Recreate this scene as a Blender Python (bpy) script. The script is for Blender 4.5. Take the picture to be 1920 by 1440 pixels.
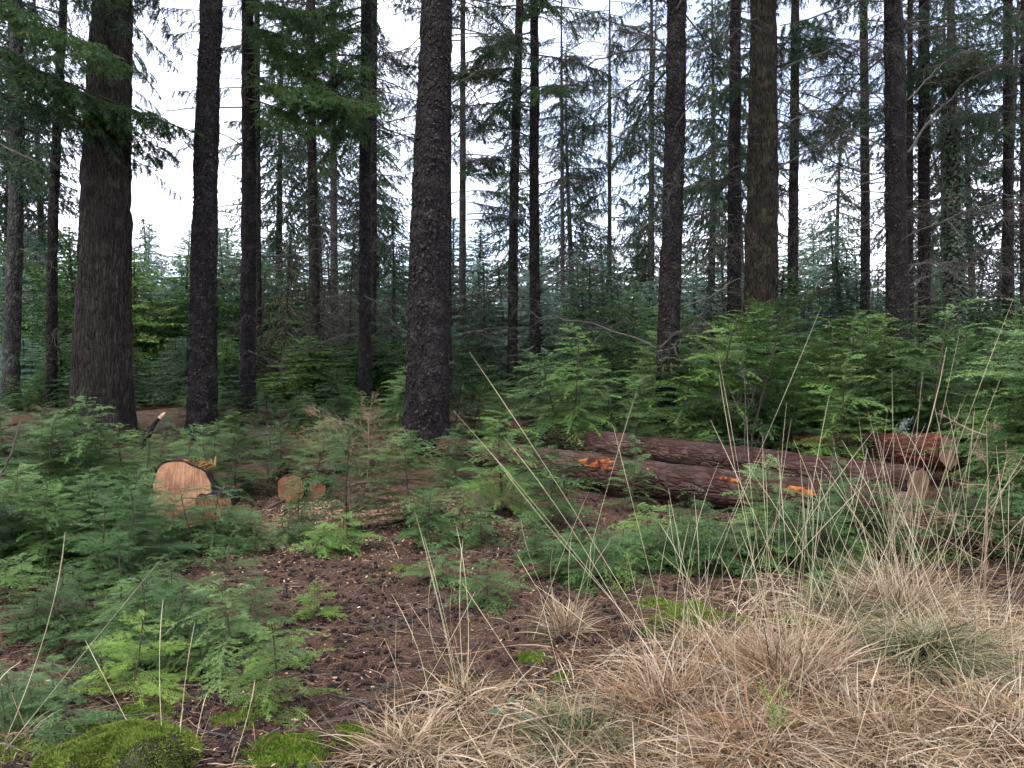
import bpy, math, random
import numpy as np
from mathutils import Matrix, Vector

# ------------------------------------------------------------------ scene, camera, light
for _o in list(bpy.data.objects):
    bpy.data.objects.remove(_o)
SC = bpy.context.scene
COL = SC.collection
R = math.radians

F_PX = 1450.0                     # focal length in pixels of the 1920 px wide frame
CAM_Z = 1.58
PITCH = math.atan(30.0 / F_PX)    # looking slightly down
cam_d = bpy.data.cameras.new('camera')
cam_d.sensor_width = 36.0
cam_d.lens = 36.0 * F_PX / 1920.0
cam_d.clip_start = 0.05
cam_d.clip_end = 1500.0
cam = bpy.data.objects.new('camera', cam_d)
COL.objects.link(cam)
cam.location = (0, 0, CAM_Z)
cam.rotation_euler = (math.pi / 2 - PITCH, 0, 0)
SC.camera = cam

SUN_EL, SUN_AZ = R(58), R(215)    # azimuth clockwise from +Y: behind the camera, to the left
world = bpy.data.worlds.new('World')
SC.world = world
world.use_nodes = True
wn, wl = world.node_tree.nodes, world.node_tree.links
wn.clear()
w_out = wn.new('ShaderNodeOutputWorld')
w_bg = wn.new('ShaderNodeBackground')
w_bg.inputs['Strength'].default_value = 0.12
w_sky = wn.new('ShaderNodeTexSky')
w_sky.sky_type = 'NISHITA'
w_sky.sun_disc = False
w_sky.sun_elevation = SUN_EL
w_sky.sun_rotation = SUN_AZ
w_sky.air_density = 1.0
w_sky.dust_density = 0.5
w_sky.ozone_density = 4.0
# broken white overcast: noise clouds over the blue
w_tc = wn.new('ShaderNodeTexCoord')
w_map = wn.new('ShaderNodeMapping')
w_map.inputs['Location'].default_value = (8.3, 0.1, 6.6)
w_map.inputs['Scale'].default_value = (1.0, 1.0, 1.6)
w_noise = wn.new('ShaderNodeTexNoise')
w_noise.inputs['Scale'].default_value = 1.5
w_noise.inputs['Detail'].default_value = 5.0
w_ramp = wn.new('ShaderNodeValToRGB')
w_ramp.color_ramp.elements[0].position = 0.40
w_ramp.color_ramp.elements[0].color = (0.28, 0.28, 0.30, 1)
w_ramp.color_ramp.elements[1].position = 0.62
w_ramp.color_ramp.elements[1].color = (1, 1, 1, 1)
w_mix = wn.new('ShaderNodeMix')
w_mix.data_type = 'RGBA'
w_mix.inputs[7].default_value = (9.5, 9.5, 10.9, 1)
wl.new(w_tc.outputs['Generated'], w_map.inputs['Vector'])
wl.new(w_map.outputs['Vector'], w_noise.inputs['Vector'])
wl.new(w_noise.outputs['Fac'], w_ramp.inputs['Fac'])
wl.new(w_ramp.outputs['Color'], w_mix.inputs[0])
wl.new(w_sky.outputs['Color'], w_mix.inputs[6])
wl.new(w_mix.outputs[2], w_bg.inputs['Color'])
wl.new(w_bg.outputs['Background'], w_out.inputs['Surface'])

sun_d = bpy.data.lights.new('sun', 'SUN')
sun_d.energy = 1.3
sun_d.angle = R(18)
sun_d.color = (1.0, 0.96, 0.9)
sun = bpy.data.objects.new('sun', sun_d)
COL.objects.link(sun)
sdir = Vector((math.sin(SUN_AZ) * math.cos(SUN_EL), math.cos(SUN_AZ) * math.cos(SUN_EL), math.sin(SUN_EL)))
sun.rotation_euler = sdir.to_track_quat('Z', 'Y').to_euler()

SC.view_settings.view_transform = 'Standard'
SC.view_settings.look = 'None'
SC.view_settings.gamma = 1.0
SC.view_settings.use_curve_mapping = False
SC.view_settings.exposure = 1.35
SC.render.engine = 'CYCLES'
SC.cycles.max_bounces = 4
SC.cycles.diffuse_bounces = 1
SC.cycles.glossy_bounces = 1
SC.cycles.transmission_bounces = 2
SC.cycles.use_adaptive_sampling = True
SC.cycles.adaptive_threshold = 0.03
SC.cycles.adaptive_min_samples = 12
SC.cycles.transparent_max_bounces = 4
SC.cycles.use_denoising = True

# ------------------------------------------------------------------ noise and terrain
def _hash(i, j, k, s=0):
    n = (i.astype(np.int64) * 374761393 + j.astype(np.int64) * 668265263 + k.astype(np.int64) * 2147483647 + s * 974711) & 0xffffffff
    n = ((n ^ (n >> 13)) * 1274126177) & 0xffffffff
    n = n ^ (n >> 16)
    return (n & 0xffff) / 65535.0

def vn(x, y, z=None, s=0):
    """value noise, 0..1, vectorised"""
    x = np.asarray(x, float); y = np.asarray(y, float)
    z = np.zeros_like(x) if z is None else np.asarray(z, float)
    i, j, k = np.floor(x), np.floor(y), np.floor(z)
    u, v, w = x - i, y - j, z - k
    u = u * u * (3 - 2 * u); v = v * v * (3 - 2 * v); w = w * w * (3 - 2 * w)
    r = 0
    for a in (0, 1):
        for b in (0, 1):
            for c in (0, 1):
                r = r + _hash(i + a, j + b, k + c, s) * (u if a else 1 - u) * (v if b else 1 - v) * (w if c else 1 - w)
    return r

def sst(t):
    t = np.clip(t, 0, 1)
    return t * t * (3 - 2 * t)

def gauss(x, y, cx, cy, r):
    return np.exp(-((x - cx) ** 2 + (y - cy) ** 2) / (r * r))

def terrain(x, y):
    x = np.asarray(x, float); y = np.asarray(y, float)
    right = sst(x / 4.0)
    z = (0.75 - 0.3 * right) * sst((y - 7.2 - 3.2 * right) / 9.0)
    z = z + 0.010 * np.clip(y - 16, 0, 60)
    z = z + 0.10 * (vn(x * 0.6, y * 0.6, s=3) - 0.5) + 0.05 * (vn(x * 2.1, y * 2.1, s=4) - 0.5)
    near = sst((30 - y) / 10)
    z = z + near * (0.022 * (vn(x * 7, y * 7, s=5) - 0.5) + 0.012 * (vn(x * 19, y * 19, s=6) - 0.5))
    z = z + 0.12 * gauss(x, y, 1.7, 3.3, 1.0) + 0.20 * gauss(x, y, 5.6, 10.4, 1.3)
    z = z + 0.10 * gauss(x, y, -1.5, 3.0, 0.7) - 0.04 * gauss(x, y, -0.8, 5.0, 1.2)
    return z

def tz(x, y):
    return float(terrain(np.array([x]), np.array([y]))[0])

CP, SP = math.cos(PITCH), math.sin(PITCH)

def ray(px, py):
    a, b = (px - 960) / F_PX, (720 - py) / F_PX
    return Vector((a, CP + b * SP, -SP + b * CP))

def at(px, py, Y):
    """the point at depth Y that stands behind a spot of the photograph"""
    d = ray(px, py)
    t = Y / d.y
    return Vector((d.x * t, Y, CAM_Z + d.z * t))

def gx(px, Y):
    return (px - 960) / F_PX * Y

def gnd(px, Y):
    x = gx(px, Y)
    return Vector((x, Y, tz(x, Y)))

def gp(px, py):
    """where the sight line through a spot meets the ground"""
    d = ray(px, py)
    t = np.arange(1.5, 60, 0.02)
    z = CAM_Z + d.z * t - terrain(d.x * t, d.y * t)
    k = np.argmax(z < 0)
    if z[k] >= 0:
        k = len(t) - 1
    p = (d.x * t[k], d.y * t[k])
    return Vector((p[0], p[1], tz(*p)))

def to_px(x, y, z):
    dy, dz = y, z - CAM_Z
    fwd = dy * CP - dz * SP
    up = dy * SP + dz * CP
    return 960 + F_PX * x / fwd, 720 - F_PX * up / fwd

# ------------------------------------------------------------------ mesh builder and tagging
class G:
    def __init__(self):
        self.v, self.f, self.m, self.n = [], [], [], 0
    def add(self, v, f, m=0):
        v = np.asarray(v, float).reshape(-1, 3); f = np.asarray(f, np.int64).reshape(-1, 3)
        if len(f) == 0:
            return
        self.v.append(v); self.f.append(f + self.n); self.m.append(np.full(len(f), m, np.int32)); self.n += len(v)
    def tube(self, pts, rad, sides=4, m=0, cap=False):
        P = np.asarray(pts, float); n = len(P)
        rad = np.broadcast_to(np.asarray(rad, float), (n,))
        T = np.gradient(P, axis=0)
        T /= np.linalg.norm(T, axis=1)[:, None] + 1e-9
        ref = np.array([0.13, 0.31, 0.94]) if abs(T[0, 2]) < 0.8 else np.array([0.94, 0.2, 0.1])
        A = np.cross(T, ref); A /= np.linalg.norm(A, axis=1)[:, None] + 1e-9
        B = np.cross(T, A)
        th = np.arange(sides) * 2 * np.pi / sides
        V = P[:, None, :] + rad[:, None, None] * (A[:, None, :] * np.cos(th)[None, :, None] + B[:, None, :] * np.sin(th)[None, :, None])
        i = np.arange(n - 1)[:, None] * sides; j = np.arange(sides)[None, :]; j2 = (j + 1) % sides
        a, b, c, d = i + j, i + j2, i + sides + j2, i + sides + j
        Fc = np.concatenate([np.stack([a, b, c], -1).reshape(-1, 3), np.stack([a, c, d], -1).reshape(-1, 3)])
        V = V.reshape(-1, 3)
        if cap:
            k = len(V); V = np.concatenate([V, P[:1], P[-1:]])
            jj = np.arange(sides); j3 = (jj + 1) % sides
            Fc = np.concatenate([Fc, np.stack([jj, np.full(sides, k), j3], -1)[:, [0, 2, 1]],
                                 np.stack([(n - 1) * sides + jj, (n - 1) * sides + j3, np.full(sides, k + 1)], -1)])
        self.add(V, Fc, m)
    def mesh(self, name, mats, smooth=False):
        me = bpy.data.meshes.new(name)
        V = np.concatenate(self.v).astype(np.float32); Fc = np.concatenate(self.f).astype(np.int32); M = np.concatenate(self.m)
        me.vertices.add(len(V)); me.vertices.foreach_set('co', V.ravel())
        me.loops.add(len(Fc) * 3); me.loops.foreach_set('vertex_index', Fc.ravel())
        me.polygons.add(len(Fc)); me.polygons.foreach_set('loop_start', np.arange(len(Fc), dtype=np.int32) * 3)
        me.polygons.foreach_set('material_index', M)
        me.polygons.foreach_set('use_smooth', np.full(len(Fc), smooth, dtype=bool))
        for mt in (mats if isinstance(mats, (list, tuple)) else [mats]):
            me.materials.append(mt)
        me.update(calc_edges=True)
        return me
    def obj(self, name, mats, parent=None, smooth=False):
        return link(name, self.mesh(name, mats, smooth), parent)

def link(name, me, parent=None):
    o = bpy.data.objects.new(name, me)
    COL.objects.link(o)
    if parent is not None:
        o.parent = parent
    return o

def tag(o, label=None, cat=None, group=None, kind=None):
    if label: o['label'] = label
    if cat: o['category'] = cat
    if group: o['group'] = group
    if kind: o['kind'] = kind
    return o

def thing(name, loc, label, cat, group=None, rz=0.0):
    o = bpy.data.objects.new(name, None)
    o.empty_display_size = 0.1
    COL.objects.link(o)
    o.location = loc
    o.rotation_euler = (0, 0, rz)
    return tag(o, label, cat, group)

def nrm(a):
    return a / (np.linalg.norm(a, axis=-1, keepdims=True) + 1e-9)

# ------------------------------------------------------------------ materials
def node_mat(name):
    m = bpy.data.materials.new(name)
    m.use_nodes = True
    n, l = m.node_tree.nodes, m.node_tree.links
    n.clear()
    out = n.new('ShaderNodeOutputMaterial')
    b = n.new('ShaderNodeBsdfPrincipled')
    l.new(b.outputs[0], out.inputs['Surface'])
    return m, n, l, b, out

def ramp(n, stops):
    r = n.new('ShaderNodeValToRGB')
    e = r.color_ramp.elements
    while len(e) < len(stops):
        e.new(0.5)
    for k, (p, c) in enumerate(stops):
        e[k].position = p
        e[k].color = (*c, 1)
    return r

def noise(n, l, vec, scale, detail=3.0, rough=0.55):
    t = n.new('ShaderNodeTexNoise')
    t.inputs['Scale'].default_value = scale
    t.inputs['Detail'].default_value = detail
    t.inputs['Roughness'].default_value = rough
    l.new(vec, t.inputs['Vector'])
    return t

def leaf_mat(name, cols, translucent=0.25, rough=0.55, scale=3.0, spread=0.5):
    """foliage: colour drifts by plant, by position and by needle"""
    m, n, l, b, out = node_mat(name)
    tc = n.new('ShaderNodeTexCoord')
    oi = n.new('ShaderNodeObjectInfo')
    geo = n.new('ShaderNodeNewGeometry')
    t1 = noise(n, l, tc.outputs['Object'], scale, 3)
    add = n.new('ShaderNodeMath'); add.operation = 'MULTIPLY_ADD'
    l.new(oi.outputs['Random'], add.inputs[0]); add.inputs[1].default_value = spread; add.inputs[2].default_value = -spread / 2
    add2 = n.new('ShaderNodeMath'); add2.operation = 'ADD'
    l.new(t1.outputs['Fac'], add2.inputs[0]); l.new(add.outputs[0], add2.inputs[1])
    add3 = n.new('ShaderNodeMath'); add3.operation = 'MULTIPLY_ADD'
    l.new(geo.outputs['Random Per Island'], add3.inputs[0]); add3.inputs[1].default_value = 0.3
    sub = n.new('ShaderNodeMath'); sub.operation = 'SUBTRACT'
    l.new(add2.outputs[0], sub.inputs[0]); sub.inputs[1].default_value = 0.15
    l.new(sub.outputs[0], add3.inputs[2])
    rp = ramp(n, cols)
    l.new(add3.outputs[0], rp.inputs['Fac'])
    l.new(rp.outputs['Color'], b.inputs['Base Color'])
    b.inputs['Roughness'].default_value = rough
    b.inputs['Specular IOR Level'].default_value = 0.35
    if translucent:
        tr = n.new('ShaderNodeBsdfTranslucent')
        mx = n.new('ShaderNodeMixShader'); mx.inputs[0].default_value = translucent
        l.new(rp.outputs['Color'], tr.inputs['Color'])
        l.new(b.outputs[0], mx.inputs[1]); l.new(tr.outputs[0], mx.inputs[2])
        l.new(mx.outputs[0], out.inputs['Surface'])
    return m

def bark_mat(name, cols, zs=0.45, scale=22.0, fissure=False, bump=0.9, lichen=0.0, lich_col=(0.16, 0.17, 0.13)):
    m, n, l, b, out = node_mat(name)
    tc = n.new('ShaderNodeTexCoord')
    mp = n.new('ShaderNodeMapping'); mp.inputs['Scale'].default_value = (1, 1, zs)
    l.new(tc.outputs['Object'], mp.inputs['Vector'])
    warp = noise(n, l, mp.outputs['Vector'], scale * 0.45, 3)
    wm = n.new('ShaderNodeMix'); wm.data_type = 'VECTOR'; wm.inputs[0].default_value = 0.06 if not fissure else 0.035
    l.new(mp.outputs['Vector'], wm.inputs[4]); l.new(warp.outputs['Color'], wm.inputs[5])
    vo = n.new('ShaderNodeTexVoronoi'); vo.feature = 'DISTANCE_TO_EDGE'
    vo.inputs['Scale'].default_value = scale
    l.new(wm.outputs[1], vo.inputs['Vector'])
    vc = n.new('ShaderNodeTexVoronoi'); vc.inputs['Scale'].default_value = scale
    l.new(wm.outputs[1], vc.inputs['Vector'])
    big = noise(n, l, tc.outputs['Object'], 2.3, 4)
    fine = noise(n, l, mp.outputs['Vector'], scale * 3.5, 4, 0.65)
    mix = n.new('ShaderNodeMath'); mix.operation = 'MULTIPLY_ADD'
    l.new(vc.outputs['Color'], mix.inputs[0]); mix.inputs[1].default_value = 0.35
    l.new(big.outputs['Fac'], mix.inputs[2])
    m2 = n.new('ShaderNodeMath'); m2.operation = 'MULTIPLY_ADD'
    l.new(fine.outputs['Fac'], m2.inputs[0]); m2.inputs[1].default_value = 0.35; l.new(mix.outputs[0], m2.inputs[2])
    sc = n.new('ShaderNodeMath'); sc.operation = 'MULTIPLY'; sc.inputs[1].default_value = 0.62
    l.new(m2.outputs[0], sc.inputs[0])
    rp = ramp(n, cols)
    l.new(sc.outputs[0], rp.inputs['Fac'])
    er = ramp(n, [(0.0, (0.35, 0.35, 0.35)), (0.12, (1, 1, 1))])
    l.new(vo.outputs['Distance'], er.inputs['Fac'])
    mul = n.new('ShaderNodeMix'); mul.data_type = 'RGBA'; mul.blend_type = 'MULTIPLY'; mul.inputs[0].default_value = 0.8
    l.new(rp.outputs['Color'], mul.inputs[6]); l.new(er.outputs['Color'], mul.inputs[7])
    col = mul.outputs[2]
    if lichen:
        ln = noise(n, l, tc.outputs['Object'], 5.5, 5, 0.7)
        lr = ramp(n, [(0.5, (0, 0, 0)), (0.72, (lichen, lichen, lichen))])
        l.new(ln.outputs['Fac'], lr.inputs['Fac'])
        lm = n.new('ShaderNodeMix'); lm.data_type = 'RGBA'
        l.new(lr.outputs['Color'], lm.inputs[0]); l.new(col, lm.inputs[6]); lm.inputs[7].default_value = (*lich_col, 1)
        col = lm.outputs[2]
    l.new(col, b.inputs['Base Color'])
    b.inputs['Roughness'].default_value = 0.9
    b.inputs['Specular IOR Level'].default_value = 0.2
    hs = n.new('ShaderNodeMath'); hs.operation = 'MULTIPLY_ADD'
    l.new(fine.outputs['Fac'], hs.inputs[0]); hs.inputs[1].default_value = 0.35
    cl = n.new('ShaderNodeMath'); cl.operation = 'MINIMUM'; cl.inputs[1].default_value = 0.25
    l.new(vo.outputs['Distance'], cl.inputs[0])
    m4 = n.new('ShaderNodeMath'); m4.operation = 'MULTIPLY'; m4.inputs[1].default_value = 3.0
    l.new(cl.outputs[0], m4.inputs[0]); l.new(m4.outputs[0], hs.inputs[2])
    bp = n.new('ShaderNodeBump'); bp.inputs['Strength'].default_value = bump; bp.inputs['Distance'].default_value = 0.035 if fissure else 0.025
    l.new(hs.outputs[0], bp.inputs['Height']); l.new(bp.outputs['Normal'], b.inputs['Normal'])
    return m

def plain_mat(name, cols, scale=20.0, rough=0.85, bump=0.4, stretch=(1, 1, 1), island=0.0):
    m, n, l, b, out = node_mat(name)
    tc = n.new('ShaderNodeTexCoord')
    mp = n.new('ShaderNodeMapping'); mp.inputs['Scale'].default_value = stretch
    l.new(tc.outputs['Object'], mp.inputs['Vector'])
    t = noise(n, l, mp.outputs['Vector'], scale, 5, 0.6)
    src = t.outputs['Fac']
    if island:
        geo = n.new('ShaderNodeNewGeometry')
        ma = n.new('ShaderNodeMath'); ma.operation = 'MULTIPLY_ADD'
        l.new(geo.outputs['Random Per Island'], ma.inputs[0]); ma.inputs[1].default_value = island
        sb = n.new('ShaderNodeMath'); sb.operation = 'SUBTRACT'; sb.inputs[1].default_value = island / 2
        l.new(src, sb.inputs[0]); l.new(sb.outputs[0], ma.inputs[2])
        src = ma.outputs[0]
    rp = ramp(n, cols)
    l.new(src, rp.inputs['Fac'])
    l.new(rp.outputs['Color'], b.inputs['Base Color'])
    b.inputs['Roughness'].default_value = rough
    b.inputs['Specular IOR Level'].default_value = 0.2
    if bump:
        bp = n.new('ShaderNodeBump'); bp.inputs['Strength'].default_value = bump; bp.inputs['Distance'].default_value = 0.01
        l.new(t.outputs['Fac'], bp.inputs['Height']); l.new(bp.outputs['Normal'], b.inputs['Normal'])
    return m

M = {}
M['hemlock'] = leaf_mat('hemlock_needles', [(0.2, (0.0514, 0.1056, 0.0331)), (0.5, (0.0919, 0.1794, 0.0508)), (0.85, (0.1563, 0.2642, 0.0587))], 0.18, 0.5, 2.2, 0.8)
M['hemlock_blue'] = leaf_mat('hemlock_needles_blue', [(0.2, (0.0570, 0.1157, 0.0353)), (0.5, (0.0977, 0.1807, 0.0554)), (0.85, (0.1709, 0.2681, 0.0819))], 0.16, 0.5, 2.2, 0.8)
M['hemlock_lime'] = leaf_mat('hemlock_needles_lime', [(0.2, (0.0582, 0.1098, 0.0381)), (0.5, (0.0918, 0.1680, 0.0538)), (0.85, (0.1512, 0.2408, 0.0762))], 0.18, 0.5, 2.2, 0.8)
M['hemlock_young'] = leaf_mat('hemlock_needles_young', [(0.2, (0.1124, 0.2025, 0.0466)), (0.5, (0.2168, 0.3471, 0.0664)), (0.85, (0.3531, 0.4772, 0.0996))], 0.35, 0.5, 5.0, 0.3)
M['spruce'] = leaf_mat('spruce_needles', [(0.2, (0.0222, 0.0444, 0.0244)), (0.5, (0.0400, 0.0755, 0.0355)), (0.85, (0.0722, 0.1166, 0.0500))], 0.22, 0.55, 1.2, 0.5)
M['spruce_green'] = leaf_mat('spruce_needles_green', [(0.2, (0.0352, 0.0776, 0.0235)), (0.5, (0.0681, 0.1316, 0.0399)), (0.85, (0.1174, 0.1997, 0.0588))], 0.28, 0.55, 1.6, 0.4)
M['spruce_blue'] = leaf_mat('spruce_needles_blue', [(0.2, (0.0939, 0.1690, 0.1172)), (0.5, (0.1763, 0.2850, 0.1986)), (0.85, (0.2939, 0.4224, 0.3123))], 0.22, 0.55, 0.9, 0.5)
M['spruce_brown'] = leaf_mat('spruce_needles_fading', [(0.2, (0.0518, 0.0466, 0.0290)), (0.5, (0.0746, 0.0725, 0.0373)), (0.85, (0.0881, 0.1088, 0.0466))], 0.2, 0.6, 1.2, 0.5)
M['twig'] = plain_mat('twig_bark', [(0.3, (0.045, 0.034, 0.028)), (0.7, (0.105, 0.080, 0.062))], 14, 0.9, 0.2)
M['deadwood'] = plain_mat('dead_twig_bark', [(0.3, (0.045, 0.038, 0.034)), (0.7, (0.120, 0.105, 0.092))], 9, 0.9, 0.2)
M['stem'] = plain_mat('sapling_stem', [(0.3, (0.050, 0.036, 0.026)), (0.7, (0.110, 0.082, 0.055))], 30, 0.85, 0.2)
M['bark_dark'] = bark_mat('spruce_bark_dark', [(0.2, (0.0057, 0.0045, 0.0045)), (0.5, (0.0131, 0.0102, 0.0097)), (0.8, (0.0285, 0.0222, 0.0194))], 0.55, 20, False, 1.0, 0.35, (0.12, 0.105, 0.09))
M['bark_mid'] = bark_mat('spruce_bark_brown', [(0.2, (0.0097, 0.0074, 0.0065)), (0.5, (0.0206, 0.0161, 0.0135)), (0.8, (0.0402, 0.0321, 0.0263))], 0.5, 18, False, 1.0, 0.45, (0.13, 0.13, 0.10))
M['bark_fissured'] = bark_mat('fissured_bark_brown', [(0.2, (0.0130, 0.0095, 0.0081)), (0.5, (0.0302, 0.0237, 0.0194)), (0.8, (0.0575, 0.0491, 0.0391))], 0.16, 26, True, 1.0, 0.3, (0.15, 0.14, 0.09))
M['bark_ochre'] = bark_mat('fissured_bark_ochre', [(0.2, (0.0071, 0.0049, 0.0032)), (0.5, (0.0178, 0.0126, 0.0076)), (0.8, (0.0337, 0.0247, 0.0151))], 0.2, 26, True, 0.9, 0.35, (0.13, 0.12, 0.07))
M['bark_lichen'] = bark_mat('spruce_bark_lichen', [(0.2, (0.0182, 0.0162, 0.0146)), (0.5, (0.0344, 0.0316, 0.0283)), (0.8, (0.0687, 0.0668, 0.0587))], 0.5, 16, False, 0.9, 0.6, (0.17, 0.18, 0.15))
M['bark_far'] = bark_mat('far_bark', [(0.2, (0.0255, 0.0217, 0.0204)), (0.5, (0.0478, 0.0408, 0.0370)), (0.8, (0.0829, 0.0734, 0.0638))], 0.5, 14, False, 0.8, 0.3)
M['stump'] = plain_mat('rotten_wood', [(0.3, (0.014, 0.012, 0.010)), (0.5, (0.034, 0.028, 0.020)), (0.64, (0.060, 0.058, 0.026)), (0.8, (0.095, 0.085, 0.055))], 16, 0.95, 1.0, (1, 1, 0.4))
M['scale'] = plain_mat('bark_scales', [(0.2, (0.0101, 0.0080, 0.0075)), (0.55, (0.0230, 0.0184, 0.0157)), (0.9, (0.0488, 0.0402, 0.0344))], 30, 0.9, 0.3, island=0.7)
def cut_mat(name, cols):
    m, n, l, b, out = node_mat(name)
    tc = n.new('ShaderNodeTexCoord')
    wv = n.new('ShaderNodeTexWave'); wv.wave_type = 'RINGS'; wv.rings_direction = 'Z'
    wv.inputs['Scale'].default_value = 26; wv.inputs['Distortion'].default_value = 3.0; wv.inputs['Detail'].default_value = 3; wv.inputs['Detail Scale'].default_value = 1.2
    l.new(tc.outputs['Object'], wv.inputs['Vector'])
    mp = n.new('ShaderNodeMapping'); mp.inputs['Scale'].default_value = (9, 0.7, 0.7); mp.inputs['Rotation'].default_value = (0, 0, 0.6)
    l.new(tc.outputs['Object'], mp.inputs['Vector'])
    saw = noise(n, l, mp.outputs['Vector'], 9, 4, 0.6)
    big = noise(n, l, tc.outputs['Object'], 5, 5, 0.65)
    a = n.new('ShaderNodeMath'); a.operation = 'MULTIPLY_ADD'; l.new(wv.outputs['Fac'], a.inputs[0]); a.inputs[1].default_value = 0.16
    b2 = n.new('ShaderNodeMath'); b2.operation = 'MULTIPLY_ADD'; l.new(saw.outputs['Fac'], b2.inputs[0]); b2.inputs[1].default_value = 0.6; b2.inputs[2].default_value = -0.08
    l.new(b2.outputs[0], a.inputs[2])
    c = n.new('ShaderNodeMath'); c.operation = 'MULTIPLY_ADD'; l.new(big.outputs['Fac'], c.inputs[0]); c.inputs[1].default_value = 0.5; l.new(a.outputs[0], c.inputs[2])
    rp = ramp(n, cols); l.new(c.outputs[0], rp.inputs['Fac']); l.new(rp.outputs['Color'], b.inputs['Base Color'])
    b.inputs['Roughness'].default_value = 0.8; b.inputs['Specular IOR Level'].default_value = 0.2
    bp = n.new('ShaderNodeBump'); bp.inputs['Strength'].default_value = 0.6; bp.inputs['Distance'].default_value = 0.008
    l.new(a.outputs[0], bp.inputs['Height']); l.new(bp.outputs['Normal'], b.inputs['Normal'])
    return m
M['cut'] = cut_mat('fresh_cut_wood', [(0.36, (0.055, 0.024, 0.013)), (0.50, (0.15, 0.070, 0.036)), (0.64, (0.27, 0.135, 0.070)), (0.82, (0.38, 0.225, 0.135))])
M['cut_pale'] = cut_mat('pale_cut_wood', [(0.36, (0.13, 0.070, 0.042)), (0.50, (0.31, 0.185, 0.115)), (0.64, (0.43, 0.29, 0.19)), (0.85, (0.52, 0.385, 0.28))])
M['splinter'] = plain_mat('orange_splinters', [(0.3, (0.1680, 0.0682, 0.0189)), (0.6, (0.2604, 0.1470, 0.0504))], 20, 0.75, 0.2, island=0.5)
M['grass'] = plain_mat('dry_grass', [(0.15, (0.1622, 0.0950, 0.0458)), (0.5, (0.3074, 0.2104, 0.1211)), (0.85, (0.4781, 0.3796, 0.2591))], 3, 0.7, 0.0, island=0.8)
M['grass_red'] = plain_mat('dry_grass_rusty', [(0.15, (0.1622, 0.0826, 0.0367)), (0.5, (0.3000, 0.1898, 0.1057)), (0.85, (0.4380, 0.3383, 0.2389))], 3, 0.7, 0.0, island=0.8)
M['grass_green'] = plain_mat('greenish_grass', [(0.15, (0.0594, 0.0794, 0.0322)), (0.5, (0.1398, 0.1380, 0.0610)), (0.85, (0.2795, 0.2414, 0.1434))], 3, 0.7, 0.0, island=0.8)
M['grass_stem'] = plain_mat('grass_stems', [(0.2, (0.3240, 0.2430, 0.1350)), (0.5, (0.4500, 0.3780, 0.2340)), (0.85, (0.5580, 0.5040, 0.3600))], 4, 0.6, 0.0, island=0.5)
M['moss'] = plain_mat('moss', [(0.2, (0.0494, 0.0735, 0.0128)), (0.5, (0.1150, 0.1620, 0.0221)), (0.85, (0.2138, 0.2650, 0.0396))], 12, 0.9, 0.2, island=0.5)
M['moss_bright'] = plain_mat('bright_moss', [(0.2, (0.0408, 0.0717, 0.0075)), (0.5, (0.0857, 0.1393, 0.0123)), (0.85, (0.1467, 0.2033, 0.0248))], 12, 0.9, 0.2, island=0.5)
M['cone'] = plain_mat('old_cones', [(0.2, (0.0148, 0.0090, 0.0082)), (0.55, (0.0344, 0.0213, 0.0180)), (0.9, (0.0779, 0.0476, 0.0344))], 60, 0.85, 0.3, island=0.6)
M['litter'] = plain_mat('needle_litter', [(0.15, (0.0773, 0.0384, 0.0248)), (0.5, (0.1760, 0.0959, 0.0619)), (0.9, (0.3659, 0.2238, 0.1408))], 30, 0.85, 0.0, island=0.9)
M['chip'] = plain_mat('wood_chips', [(0.2, (0.2805, 0.1590, 0.0842)), (0.55, (0.4675, 0.3085, 0.1870)), (0.9, (0.6171, 0.4675, 0.3272))], 30, 0.8, 0.1, island=0.8)
M['bramble'] = leaf_mat('bramble_leaf', [(0.2, (0.0382, 0.0723, 0.0425)), (0.5, (0.0638, 0.1062, 0.0638)), (0.85, (0.1020, 0.1445, 0.0935))], 0.2, 0.4, 8, 0.3)
M['ivy'] = leaf_mat('ivy_leaf', [(0.2, (0.0225, 0.0405, 0.0203)), (0.5, (0.0405, 0.0675, 0.0315)), (0.85, (0.0844, 0.1181, 0.0562))], 0.15, 0.4, 4, 0.3)
M['pale_sprig'] = leaf_mat('pale_sprig_needles', [(0.2, (0.2080, 0.2720, 0.2640)), (0.6, (0.3200, 0.3920, 0.3760)), (0.85, (0.4000, 0.4640, 0.4400))], 0.2, 0.5, 6, 0.2)

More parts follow.
